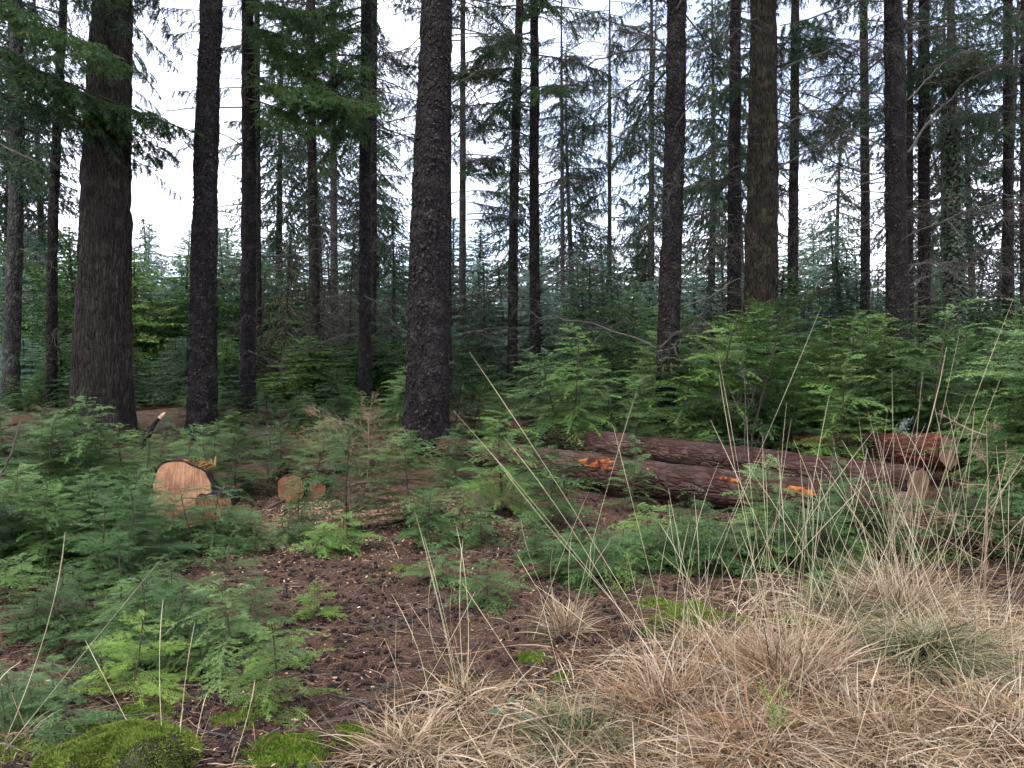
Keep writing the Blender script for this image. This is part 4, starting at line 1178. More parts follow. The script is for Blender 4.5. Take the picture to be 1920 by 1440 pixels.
TZ = [
    (4, (500, 760), (24, 36), 'crown behind the twin trunks', 'tall spruces behind the twin trunks'),
    (3, (860, 1240), (30, 42), 'crown against the middle sky', 'tall spruces behind the slender pair'),
    (7, (1290, 1980), (24, 38), 'crown against the right sky', 'tall spruces behind the right trunks'),
    (4, (-120, 130), (21, 32), 'crown in the left corner', 'tall spruces at the left edge'),
]
for n, (a, b), (y0, y1), lab, grp in TZ:
    specs = []
    for k in range(n):
        px = a + (b - a) * (k + random.random()) / n
        specs.append(dict(px=px, Y=random.uniform(y0, y1), kind=random.choice(('tall_a', 'tall_b')), h=random.uniform(14, 20)))
    single_out(specs, 'background spruce', lab, YOUNG_LOOK)
    for sp in specs:
        young(sp['kind'], sp['px'], sp['Y'], 690 - sp['h'] * F_PX / sp['Y'], sp['label'], grp, name='tall_spruce', wide=1.0)

# ------------------------------------------------------------------ felled logs
def log(name, A, B, ra, rb, label, seed, mat='log', cutA='cut', cutB='cut_pale', tiltA=0.0, tiltB=0.0, group=None, sides=40, oval=None, jag=0.0):
    A, B = Vector(A), Vector(B)
    ax = B - A; L = ax.length
    t = thing(name, A, label, 'log', group)
    t['bark_seed'] = seed
    Q = ax.to_track_quat('Z', 'Y')
    t.rotation_mode = 'QUATERNION'; t.rotation_quaternion = Q
    n = max(8, int(L / 0.07))
    zs = np.linspace(0, L, n + 1); th = np.arange(sides) * 2 * np.pi / sides
    Z, T = np.meshgrid(zs, th, indexing='ij')
    c, s = np.cos(T), np.sin(T)
    r = ra + (rb - ra) * Z / L
    r = r * (1 + 0.10 * (vn(c * 1.2 + seed, s * 1.2, Z * 0.8, seed) - 0.5)) + 0.03 * (vn(c * 4, s * 4, Z * 5, seed) - 0.5) + 0.018 * (vn(c * 11, s * 11, Z * 14, seed + 1) - 0.5)
    if oval:
        r = r * (1 + oval[0] * np.cos(2 * (T - oval[1])))
    if jag:
        r = r * (1 + jag * (vn(c * 3 + seed, s * 3, Z * 2, seed + 9) - 0.5))
    zz = Z + (tiltA * r * c + tiltB * r * s) * (1 - Z / L) ** 6 + jag * 0.25 * (vn(c * 6 + seed, s * 6, Z * 0, seed + 4) - 0.5) * (1 - Z / L) ** 8
    g = G()
    i = np.arange(n)[:, None] * sides; j = np.arange(sides)[None, :]; j2 = (j + 1) % sides
    f = np.concatenate([np.stack([i + j, i + j2, i + sides + j2], -1).reshape(-1, 3), np.stack([i + j, i + sides + j2, i + sides + j], -1).reshape(-1, 3)])
    V = np.stack([r * c, r * s, zz], -1)
    g.add(V.reshape(-1, 3), f)
    g.obj('log_bark', M[mat], t, True)
    for row, m, sg in ((0, cutA, -1), (n, cutB, 1)):
        # saw-cut end: rings of slightly uneven wood inside the bark edge
        rings = [0.94, 0.75, 0.5, 0.25]
        gc = G()
        ctr = V[row].mean(0)
        rv = []
        rg = np.random.default_rng(seed + row)
        for q in rings:
            p = ctr + (V[row] - ctr) * q
            if row == 0:
                p[:, 2] = ctr[2] + tiltA * (p[:, 0] - ctr[0]) + tiltB * (p[:, 1] - ctr[1])
            p[:, 2] += sg * (0.004 + 0.002 * rg.random(sides))
            rv.append(p)
        rv = [V[row] * np.array([1, 1, 1]) - np.array([0, 0, sg * 0.002])] + rv
        vv = np.concatenate(rv + [ctr[None] + np.array([[0, 0, sg * 0.006]])])
        ff = []
        for k in range(len(rv) - 1):
            a = k * sides + np.arange(sides); b = k * sides + (np.arange(sides) + 1) % sides
            ff += [np.stack([a, b, b + sides], -1), np.stack([a, b + sides, a + sides], -1)]
        a = (len(rv) - 1) * sides + np.arange(sides); b = (len(rv) - 1) * sides + (np.arange(sides) + 1) % sides
        ff.append(np.stack([a, b, np.full(sides, len(vv) - 1)], -1))
        ff = np.concatenate(ff)
        if sg < 0:
            ff = ff[:, ::-1]
        gc.add(vv, ff)
        gc.m = [np.where(np.arange(len(ff)) < 2 * sides, 1, 0).astype(np.int32)]
        gc.obj('cut_face', [M[m], M['bark_dark']], t, False)
    return t

def disc(o, p, n, r, mat, name='branch_knot'):
    g = G()
    n = np.array(n, float); n /= np.linalg.norm(n)
    a = np.cross(n, [0.1, 0.9, 0.2]); a /= np.linalg.norm(a); b = np.cross(n, a)
    p = np.array(p, float)
    g.tube(np.array([p - n * 0.05, p + n * 0.03, p + n * 0.035]), [r * 1.25, r, r * 0.9], 9, 0, True)
    ob = g.obj(name, M[mat])
    ob.parent = o; ob.matrix_parent_inverse = o.matrix_basis.inverted()
    return ob

bpy.context.view_layer.update()
def on_ground(px, Y, r, dz=0.0):
    p = gnd(px, Y); p.z += r + dz
    return p
front = log('felled_log', on_ground(1688, 7.3, 0.21, 0.0), on_ground(835, 11.0, 0.19, -0.04), 0.225, 0.19, 'long felled log in front with torn orange bark patches', 3, cutA='cut_pale', tiltA=0.30, jag=0.12)
middle = log('felled_log', on_ground(1722, 8.45, 0.22, 0.02), on_ground(960, 12.2, 0.2, -0.06), 0.23, 0.19, 'middle felled log, mostly hidden, pale cut end above the front one', 5, cutA='cut_pale', tiltA=0.30, jag=0.12)
back = log('felled_log', at(1780, 846, 9.5), at(1130, 838, 13.2), 0.225, 0.2, 'rear felled log with red-brown bark showing above the others', 8, cutA='cut_pale', mat='log_peeled', tiltA=0.30, jag=0.12)
bpy.context.view_layer.update()
for px, py, Y in ((1308, 830, 12.0), (1430, 834, 11.35)):
    disc(back, at(px, py, Y), (0, -1, 0.35), 0.05, 'cut_pale')

def torn(o, A, B, ra, rb, px, py, half, ang, seed, wid=0.5):
    """a ragged place where the bark came off: a thin shell on the log"""
    A, B = Vector(A), Vector(B)
    L = (B - A).length
    best = min(range(101), key=lambda k: abs(to_px(*(A + (B - A) * k / 100))[0] - px))
    zc = L * best / 100
    Q = (B - A).to_track_quat('Z', 'Y').inverted()
    view = Q @ ((Vector((0, 0, CAM_Z)) - (A + (B - A) * best / 100)).normalized())
    up = Q @ Vector((0, 0, 1))
    dirv = (view * (1 - ang) + up * ang)
    th0 = math.atan2(dirv.y, dirv.x)
    n, sides = 6, 22
    q = np.linspace(0, 1, n + 1); a = np.arange(sides) * 2 * np.pi / sides
    Qm, T = np.meshgrid(q, a, indexing='ij')
    rad = Qm * (0.4 + 0.8 * vn(np.cos(T) * 2.2 + seed, np.sin(T) * 2.2, s=seed) + 0.5 * vn(np.cos(T) * 6 + seed, np.sin(T) * 6, s=seed))
    z = zc + half * rad * np.cos(T); th = th0 + wid * rad * np.sin(T)
    seed0 = int(o['bark_seed'])
    c, s_ = np.cos(th), np.sin(th)
    r = ra + (rb - ra) * z / L
    r = r * (1 + 0.10 * (vn(c * 1.2 + seed0, s_ * 1.2, z * 0.8, seed0) - 0.5)) + 0.03 * (vn(c * 4, s_ * 4, z * 5, seed0) - 0.5) + 0.018 * (vn(c * 11, s_ * 11, z * 14, seed0 + 1) - 0.5)
    r = r + 0.010 * (1 - Qm ** 4) - 0.004 * Qm ** 4
    i = np.arange(n)[:, None] * sides; j = np.arange(sides)[None, :]; j2 = (j + 1) % sides
    g = G()
    g.add(np.stack([r * c, r * s_, z], -1).reshape(-1, 3), np.concatenate([np.stack([i + j, i + j2, i + sides + j2], -1).reshape(-1, 3), np.stack([i + j, i + sides + j2, i + sides + j], -1).reshape(-1, 3)]))
    ob = g.obj('torn_bark', M['torn'], o, True)
    tag(ob, 'patch of bright orange torn bark')

FA, FB = on_ground(1688, 7.3, 0.21, 0.0), on_ground(835, 11.0, 0.19, -0.04)
for px, half, ang, sd, wd in ((1125, 0.27, 0.35, 3, 0.40), (1385, 0.12, 0.35, 5, 0.18), (1500, 0.20, 0.3, 6, 0.22)):
    torn(front, FA, FB, 0.225, 0.19, px, 0, half, ang, sd, wd)
for px, half, ang, sd, wd in ((1530, 0.26, 0.4, 8, 0.5),):
    torn(back, at(1780, 846, 9.5), at(1130, 838, 13.2), 0.225, 0.2, px, 0, half, ang, sd, wd)

for o_, A_, B_, n_, sd_ in ((front, FA, FB, 7, 1), (back, at(1780, 846, 9.5), at(1130, 838, 13.2), 5, 2)):
    rg_ = random.Random(sd_)
    for k in range(n_):
        q_ = A_ + (B_ - A_) * rg_.uniform(0.1, 0.9)
        up_ = Vector((rg_.uniform(-0.5, 0.3), rg_.uniform(-0.9, -0.1), rg_.uniform(0.3, 1.0))).normalized()
        disc(o_, q_ + up_ * 0.20, up_, rg_.uniform(0.012, 0.024), 'cut')

# the big sawn butt on the left, slanted face towards the camera, with a felling notch
def sawn_butt():
    c = at(345, 925, 7.3)
    t = log('sawn_log', (c.x, c.y, c.z), (c.x - 0.9, c.y + 2.4, c.z - 0.30), 0.305, 0.29, 'big sawn log end with a slanting orange face among the left saplings', 12, mat='log', tiltA=0.15, tiltB=0.55, oval=(0.14, 0.9), jag=0.34)
    # hinge block left by the felling cut: a lower step on the right of the face
    b = at(398, 948, 7.15)
    g = G()
    n = 18
    th = np.linspace(0, np.pi * 2, n, endpoint=False)
    prof = np.stack([0.17 * np.cos(th), np.zeros(n), 0.15 * np.sin(th)], -1)
    prof[:, 2] = np.minimum(prof[:, 2], 0.09 + 0.02 * np.sin(th * 5))
    prof *= (1 + 0.08 * np.sin(th * 3 + 1))[:, None]
    fr = prof + np.array([b.x, b.y, b.z]); bk = prof * 0.95 + np.array([b.x - 0.1, b.y + 0.55, b.z])
    fr[:, 1] -= 0.10 * (fr[:, 2] - b.z)
    v = np.concatenate([fr, bk, fr.mean(0)[None]])
    j = np.arange(n); k = (j + 1) % n
    g.add(v, np.concatenate([np.stack([j, k, k + n], -1), np.stack([j, k + n, j + n], -1)]), 0)
    g.add(v, np.stack([j, np.full(n, 2 * n), k], -1), 1)
    ob = g.obj('hinge_block', [M['bark_dark'], M['cut']])
    ob.parent = t
    bpy.context.view_layer.update()
    ob.matrix_parent_inverse = t.matrix_world.inverted()
sawn_butt()
c = at(545, 917, 8.8)
log('short_log', (c.x, c.y, c.z), (c.x + 0.12, c.y + 1.6, c.z - 0.01), 0.165, 0.155, 'small round log end facing the camera, left one of two', 15, cutA='cut', jag=0.12)
c = at(590, 921, 8.95)
log('short_log', (c.x, c.y, c.z), (c.x - 0.35, c.y + 1.3, c.z - 0.01), 0.125, 0.12, 'smaller dark-ringed log end, right one of two', 17, cutA='cut', jag=0.2)

def splinters(px, py, Y, n, spread, label, size=0.085):
    """a heap of torn orange bark and splinters"""
    rng = np.random.default_rng(int(px))
    c = at(px, py, Y)
    g = G()
    for k in range(n):
        p = np.array([rng.normal(0, spread), rng.normal(0, spread), rng.normal(0, spread * 0.45)])
        d = nrm(rng.normal(0, 1, 3)); w = nrm(np.cross(d, rng.normal(0, 1, 3))); nn = np.cross(d, w)
        l, ww, tt = size * (0.4 + rng.random()), size * 0.22 * (0.4 + rng.random()), 0.004
        v = [p + a * d * l / 2 + b * w * ww / 2 * (1 - 0.5 * (a > 0)) + e * nn * tt for a in (-1, 1) for b in (-1, 1) for e in (-1, 1)]
        f = [[0, 1, 3], [0, 3, 2], [4, 6, 7], [4, 7, 5], [0, 4, 5], [0, 5, 1], [2, 3, 7], [2, 7, 6], [0, 2, 6], [0, 6, 4], [1, 5, 7], [1, 7, 3]]
        g.add(v, f)
    o = g.obj('bark_splinters', M['splinter'])
    o.location = c
    tag(o, label, 'splinters', kind='stuff')
splinters(352, 880, 7.75, 26, 0.07, 'torn orange splinters on top of the big sawn log')
splinters(384, 872, 8.0, 26, 0.05, 'upper tuft of orange splinters behind the big sawn log')
splinters(556, 893, 9.1, 24, 0.05, 'orange splinters on the two small sawn logs')

# ------------------------------------------------------------------ stumps
def stump(p, r, h, label, seed, mossy=0.6):
    t = thing('mossy_stump', p, label, 'stump')
    sides, n = 40, 10
    u = np.linspace(-0.25, 1, n + 1); th = np.arange(sides) * 2 * np.pi / sides
    U, T = np.meshgrid(u, th, indexing='ij')
    c, s = np.cos(T), np.sin(T)
    rr = r * np.where(U > 0.5, 1 - 0.30 * (np.maximum(U - 0.5, 0) * 2) ** 3, 1) * (1 + 0.35 * np.exp(-np.maximum(U, 0) * 3) * (0.6 + 0.4 * np.cos(T * 5 + seed)) + 0.40 * (vn(c * 2 + seed, s * 2, U * 1.5, seed) - 0.5) + 0.22 * (vn(c * 7, s * 7, U * 4, seed) - 0.5))
    zz = h * U * (1 + 1.1 * (vn(c * 1.5, s * 1.5, U * 0, seed + 3) - 0.5) * np.clip(U, 0, 1))
    g = G()
    i = np.arange(n)[:, None] * sides; j = np.arange(sides)[None, :]; j2 = (j + 1) % sides
    V = np.stack([rr * c, rr * s, zz], -1)
    g.add(V.reshape(-1, 3), np.concatenate([np.stack([i + j, i + j2, i + sides + j2], -1).reshape(-1, 3), np.stack([i + j, i + sides + j2, i + sides + j], -1).reshape(-1, 3)]))
    g.obj('stump_bark', M['stump'], t, True)
    # rotten domed top
    g2 = G()
    ctr = np.array([0, 0, h * 0.96])
    rings = [V[n]] + [ctr + (V[n] - ctr) * q + np.array([0, 0, 0.12 * r]) * (1 - q * q) for q in (0.8, 0.45, 0.06)]
    ctr = ctr + np.array([0, 0, 0.12 * r])
    for q in rings[1:]:
        q[:, 2] += 0.03 * (vn(q[:, 0] * 14, q[:, 1] * 14, s=seed) - 0.5)
    vv = np.concatenate(rings + [ctr[None]])
    ff = []
    for k in range(3):
        a = k * sides + np.arange(sides); b = k * sides + (np.arange(sides) + 1) % sides
        ff += [np.stack([a, b, b + sides], -1), np.stack([a, b + sides, a + sides], -1)]
    a = 3 * sides + np.arange(sides); b = 3 * sides + (np.arange(sides) + 1) % sides
    ff.append(np.stack([a, b, np.full(sides, len(vv) - 1)], -1))
    g2.add(vv, np.concatenate(ff))
    g2.obj('stump_top', M['stump'], t, True)
    # moss coat, rooted on the real surface
    rng = np.random.default_rng(seed)
    def sample(rows_v, k):
        A_ = np.array(rows_v); nr, ns = A_.shape[0] - 1, A_.shape[1]
        a, b = rng.integers(0, nr, k), rng.integers(0, ns, k)
        u_, v_ = rng.random((k, 1)), rng.random((k, 1))
        b2 = (b + 1) % ns
        p = (A_[a, b] * (1 - u_) + A_[a + 1, b] * u_) * (1 - v_) + (A_[a, b2] * (1 - u_) + A_[a + 1, b2] * u_) * v_
        nn = nrm(np.cross(A_[a, b2] - A_[a, b], A_[a + 1, b] - A_[a, b]))
        nn = np.where(nn[:, 2:] < -0.2, -nn, nn)
        return p, nn
    k = int(22000 * mossy)
    p1, n1 = sample(V[2:], k)
    p2, n2 = sample(rings, k)
    P = np.concatenate([p1, p2]); N = np.concatenate([n1, n2])
    keep = vn(P[:, 0] * 9 + seed, P[:, 1] * 9, P[:, 2] * 7, seed + 5) + 0.25 * N[:, 2] > (0.82 - 0.72 * mossy)
    P, N = P[keep], N[keep]
    tufts(P, N, 0.011, 0.0028, rng, M['moss'], 'moss_coat', t)
    return t

def tufts(P, N, ln, w, rng, mat, name, parent=None):
    k = len(P)
    d = nrm(N + rng.normal(0, 0.45, (k, 3)))
    s = nrm(np.cross(d, rng.normal(0, 1, (k, 3))))
    l = ln * (0.5 + rng.random(k))[:, None]
    V = np.stack([P - s * w, P + s * w, P + d * l], 1).reshape(-1, 3)
    g = G(); g.add(V, np.arange(3 * k).reshape(-1, 3))
    o = g.obj(name, mat, parent)
    tag(o, kind='stuff')
    return o

p = gp(225, 1440); stump(Vector((p.x, p.y, p.z - 0.05)), 0.25, 0.15, 'low stump thickly covered in moss in the bottom left foreground', 4, 1.0)
p = gnd(1320, 4.35); stump(Vector((p.x, p.y, p.z - 0.03)), 0.27, 0.11, 'rotting dark stump with moss among the dry grass', 9, 0.45)

def cut_stump(px, Y, r, h, label):
    p = gnd(px, Y)
    o = log('cut_stump', (p.x, p.y, p.z - 0.1), (p.x, p.y, p.z + h), r * 1.15, r, label, int(px), cutA='cut', cutB='cut_pale')
    o['category'] = 'stump'
cut_stump(855, 16.5, 0.14, 0.30, 'small pale-topped cut stump right of the big scaly trunk')
cut_stump(742, 17.0, 0.16, 0.22, 'small pale cut stump between the twin trunks and the big scaly one')
cut_stump(1520, 12.2, 0.18, 0.55, 'orange cut stump glimpsed through the thicket behind the logs')

# ------------------------------------------------------------------ dead shrubs, sticks
def shrub(p, H, label, seed, n=16, mat='deadwood', name='dead_shrub', spread=0.55):
    rng = np.random.default_rng(seed)
    t = thing(name, p, label, 'shrub')
    g0, g = G(), G()
    stem = np.array([[0, 0, -0.1], [0.01, 0, H * 0.3], [0.03, 0.02, H * 0.65], [0.02, 0.03, H]])
    g0.tube(stem, [0.009, 0.008, 0.005, 0.002], 5)
    for k in range(n):
        q = 0.18 + 0.8 * (k + rng.random()) / n
        x = q * 3; i = min(2, int(x)); p0 = stem[i] * (1 - (x - i)) + stem[i + 1] * (x - i)
        az = k * 2.4 + rng.normal(0, 0.4)
        d = nrm(np.array([math.cos(az), math.sin(az), 0.35 + 0.3 * rng.normal()]))
        L = spread * (1 - 0.55 * q) * (0.6 + 0.7 * rng.random())
        pts = [p0]; dd = d
        for s in range(6):
            dd = nrm(dd + rng.normal(0, 0.16, 3)); pts.append(pts[-1] + dd * L / 6)
        pts = np.array(pts)
        g.tube(pts, np.linspace(0.0038, 0.0012, 7), 3)
        for s in range(1, 6):
            for w in range(3):
                d2 = nrm(dd * 0.7 + rng.normal(0, 0.6, 3)); l2 = 0.30 * L * (0.4 + rng.random())
                q2 = pts[s]; mid = q2 + d2 * l2 * 0.5 + rng.normal(0, 0.008, 3)
                g.tube(np.array([q2, mid, q2 + d2 * l2]), [0.0018, 0.0014, 0.0008], 3)
                for w2 in range(2):
                    d3 = nrm(d2 + rng.normal(0, 0.6, 3)); g.tube(np.array([mid, mid + d3 * l2 * 0.4]), [0.0012, 0.0007], 3)
    g0.obj('stem', M[mat], t); g.obj('twigs', M[mat], t)
    return t
M['brown_twigs'] = plain_mat('brown_dead_twigs', [(0.3, (0.1476, 0.0918, 0.0586)), (0.7, (0.2952, 0.2009, 0.1333))], 9, 0.9, 0.0, island=0.4)
shrub(gnd(685, 8.1), 1.12, 'bare brown dead shrub with a haze of twigs left of the big scaly trunk', 61, 32, 'brown_twigs', spread=0.75)
shrub(gnd(595, 10.6), 0.8, 'low brown dead shrub behind the two small sawn logs', 65, 16, 'brown_twigs', spread=0.6)
shrub(gnd(500, 9.6), 0.7, 'grey dead twigs between the big sawn log and the small ones', 66, 14, 'deadwood', spread=0.55)
shrub(gnd(650, 7.35), 0.75, 'bare twiggy dead sapling standing by the sawdust', 62, 14, 'brown_twigs', spread=0.4)
shrub(gnd(1850, 5.2), 1.25, 'bare pale dead shrub rising from the grass at the right', 63, 16, 'brown_twigs', spread=0.55)
shrub(gnd(1395, 9.6), 1.6, 'leafless thin shrub in the thicket behind the logs', 64, 14, 'deadwood', spread=0.6)

def stick(pts, r, label, mat='twig', cut=None, sides=7, name='fallen_branch'):
    P = np.array([list(p) for p in pts])
    t = thing(name, P[0], label, 'branch')
    u = np.linspace(0, 1, 9)
    s = np.linspace(0, 1, len(P))
    Q = np.stack([np.interp(u, s, P[:, k]) for k in range(3)], -1) - P[0]
    rg = np.random.default_rng(int(abs(P[0, 0]) * 100))
    Q[1:-1] += rg.normal(0, r * 0.35, (7, 3))
    g = G(); g.tube(Q, np.linspace(r, r * 0.75, 9), sides, 0, True)
    g.obj('wood', M[mat], t, True)
    if cut:
        g2 = G(); d = nrm(Q[-1] - Q[-2])
        g2.tube(np.array([Q[-1] - d * 0.04, Q[-1] + d * 0.02, Q[-1] + d * (0.03 + r)]), [r * 0.80, r * 0.7, r * 0.2], 7, 0, True)
        g2.obj('broken_end', M[cut], t)
    return t
stick([at(262, 840, 9.2), at(303, 780, 9.3)], 0.03, 'leaning broken branch with a pale torn end beside the thickest trunk', 'bark_dark', 'chip')
stick([gp(130, 1120), gp(215, 1100) + Vector((0, 0, 0.16))], 0.022, 'dark dead stick under the blue-green sprays at the left')
stick([gp(485, 965), gp(560, 930) + Vector((0, 0, 0.05))], 0.02, 'thin dark stick lying before the small sawn logs')
stick([gp(700, 990), gp(830, 965) + Vector((0, 0, 0.04))], 0.014, 'thin stick lying right of the sawdust patch')
stick([at(0, 895, 6.0), at(22, 850, 6.0), at(38, 790, 6.1)], 0.010, 'dark bare twig sticking up at the left edge')
stick([gp(620, 850), gp(600, 848) + Vector((0, 0.3, 0.05))], 0.03, 'pale broken branch end behind the two small sawn logs', 'chip')

def undergrowth():
    rg = np.random.default_rng(91)
    g, tw = G(), Twigs()
    n = 0
    while n < 900:
        y = rg.uniform(8.6, 19); x = rg.uniform(-0.70, 0.12) * y
        if vn(np.array([x * 0.9]), np.array([y * 0.9]), s=44)[0] < 0.40:
            continue
        z = tz(x, y)
        a = rg.random() * 6.28; el = rg.uniform(0.05, 0.7)
        d = np.array([math.cos(a) * math.cos(el), math.sin(a) * math.cos(el), math.sin(el)])
        spray(tw, g, np.array([x, y, z + rg.uniform(0.0, 0.22)]), frame(d, rg.normal(0, 0.3)), rg.uniform(0.22, 0.5), rg, sag=0.3, gap=0.05, sub=False, r0=0.003)
        n += 1
    tw.needles(g, rg, 0.013, 0.030, 0.011, True, 0.0, 0.4, tri=True)
    tag(g.obj('low_undergrowth', [M['hemlock'], M['brown_twigs']]), 'low green seedlings and twigs carpeting the floor between the left trunks', 'undergrowth', kind='stuff')
undergrowth()

# ------------------------------------------------------------------ forest litter near the camera
rng = np.random.default_rng(77)
def scatter(n, x0, x1, y0, y1, keep=None, bias=1.6):
    y = y0 + (y1 - y0) * rng.random(n) ** bias
    hw = 0.74 * y
    x = (rng.random(n) * 2 - 1) * hw
    x = np.clip(x, x0, x1)
    z = terrain(x, y)
    if keep is not None:
        px, py = to_px(x, y, z)
        k = keep(px, py, x, y) > rng.random(n)
        x, y, z = x[k], y[k], z[k]
    return np.stack([x, y, z], -1)

def grass_zone(px, py, x, y):
    """how grassy the floor is: 0 on the needle floor, 1 in the bottom right"""
    edge = 760 + (1440 - py) * 0.85
    edge = np.where(py < 1150, 980 + (1150 - py) * 2.2, edge)
    top = 1250 - 190 * sst((px - 1000) / 560)
    return sst((px - edge + 90 * (vn(x * 3, y * 3, s=8) - 0.5) * 4 + 60) / 260) * sst((py - top + 160 * (vn(x * 4, y * 4, s=18) - 0.5)) / 110)

def local_frames(k, flatness=0.25):
    d = rng.normal(0, 1, (k, 3)); d[:, 2] *= flatness; d = nrm(d)
    w = nrm(np.cross(d, np.array([0, 0, 1.0]) + rng.normal(0, 0.3, (k, 3))))
    return d, w, np.cross(d, w)

def cones():
    P = scatter(13000, -9, 9, 2.6, 9.0, lambda px, py, x, y: (1 - 0.85 * grass_zone(px, py, x, y)) * (0.25 + 0.9 * (vn(x * 2.2, y * 2.2, s=9) > 0.42)))
    k = len(P)
    d, w, n = local_frames(k, 0.35)
    L = (0.05 * (0.6 + 0.6 * rng.random(k)))[:, None]; r = (0.013 * (0.7 + 0.6 * rng.random(k)))[:, None]
    P = P + np.array([0, 0, 0.008])
    V = [P - d * L / 2]
    for a, rr in ((-0.25, 1.0), (0.2, 0.85)):
        for q in range(5):
            th = q / 5 * 6.283 + a
            V.append(P + d * L * a + (w * math.cos(th) + n * math.sin(th)) * r * rr * (0.75 + 0.5 * rng.random((k, 1))))
    V.append(P + d * L / 2)
    V = np.stack(V, 1).reshape(-1, 3)
    f = []
    for q in range(5):
        q2 = (q + 1) % 5
        f += [[0, 1 + q2, 1 + q], [1 + q, 1 + q2, 6 + q2], [1 + q, 6 + q2, 6 + q], [6 + q, 6 + q2, 11]]
    o = np.arange(k)[:, None] * 12
    g = G(); g.add(V, np.concatenate([o + np.array([q]) for q in f]))
    tag(g.obj('fallen_cones', M['cone']), 'dark old cones strewn over the brown needle floor', 'cones', kind='stuff')
cones()

def sticks_litter(n, ln, w, mat, name, label, cat, keep, y1=9.0, lift=0.006):
    P = scatter(n, -9, 9, 2.5, y1, keep)
    k = len(P)
    d, s, nn = local_frames(k, 0.18)
    L = (ln * (0.3 + rng.random(k) ** 2))[:, None]
    ww = (w * (0.6 + 0.8 * rng.random(k)))[:, None]
    P = P + np.array([0, 0, lift]) + np.array([0, 0, 1]) * (0.012 * rng.random((k, 1)))
    mid = P + nn * L * rng.normal(0, 0.08, (k, 1))
    V = []
    for c in (P - d * L / 2, mid, P + d * L / 2):
        V += [c + s * ww, c - s * ww * 0.5 + nn * ww * 0.87, c - s * ww * 0.5 - nn * ww * 0.87]
    V = np.stack(V, 1).reshape(-1, 3)
    f = []
    for r0 in (0, 3):
        for q in range(3):
            q2 = (q + 1) % 3
            f += [[r0 + q, r0 + q2, r0 + 3 + q2], [r0 + q, r0 + 3 + q2, r0 + 3 + q]]
    o = np.arange(k)[:, None] * 9
    g = G(); g.add(V, np.concatenate([o + np.array([q]) for q in f]))
    tag(g.obj(name, M[mat]), label, cat, kind='stuff')
sticks_litter(15000, 0.13, 0.0014, 'litter', 'twig_litter', 'fine brown twigs lying on the needle floor', 'twigs', lambda px, py, x, y: 1 - 0.6 * grass_zone(px, py, x, y))
sticks_litter(1100, 0.42, 0.0032, 'deadwood', 'stick_litter', 'longer grey sticks lying on the forest floor', 'sticks', lambda px, py, x, y: 1 - 0.5 * grass_zone(px, py, x, y), 10.5, 0.01)

def chips():
    def keep(px, py, x, y):
        saw = np.exp(-(((px - 650) / 110) ** 2 + ((py - 965) / 45) ** 2)) + 0.45 * np.exp(-(((px - 560) / 230) ** 2 + ((py - 1030) / 60) ** 2)) + 0.3 * np.exp(-(((px - 930) / 160) ** 2 + ((py - 985) / 40) ** 2))
        return np.clip(saw + 0.05, 0, 1) * (1 - 0.7 * grass_zone(px, py, x, y))
    P = scatter(46000, -9, 9, 2.8, 9.5, keep, 1.0)
    extra = []
    for (qx, qy, sx, sy, cnt) in ((655, 962, 0.42, 0.30, 4200), (600, 985, 0.7, 0.4, 1800), (930, 985, 0.6, 0.3, 900), (480, 1010, 0.6, 0.4, 700)):
        c0 = gp(qx, qy)
        ex, ey = rng.normal(c0.x, sx, cnt), rng.normal(c0.y, sy, cnt)
        extra.append(np.stack([ex, ey, terrain(ex, ey)], -1))
    P = np.concatenate([P] + extra)
    k = len(P)
    d, w, n = local_frames(k, 0.35)
    L = (0.0085 * (0.35 + rng.random(k) ** 2))[:, None]; W = L * (0.3 + 0.5 * rng.random((k, 1))); T = L * 0.15
    P = P + np.array([0, 0, 0.006]) + np.array([0, 0, 1]) * (0.015 * rng.random((k, 1)))
    V = np.stack([P + d * L * a + w * W * b + n * T * c for a in (-1, 1) for b in (-1, 1) for c in (-1, 1)], 1).reshape(-1, 3)
    f = [[0, 1, 3], [0, 3, 2], [4, 6, 7], [4, 7, 5], [0, 4, 5], [0, 5, 1], [2, 3, 7], [2, 7, 6], [0, 2, 6], [0, 6, 4], [1, 5, 7], [1, 7, 3]]
    o = np.arange(k)[:, None] * 8
    g = G(); g.add(V, np.concatenate([o + np.array([q]) for q in f]))
    tag(g.obj('wood_chips', M['chip']), 'pale sawdust and wood chips spread near the small sawn logs', 'wood chips', kind='stuff')
chips()

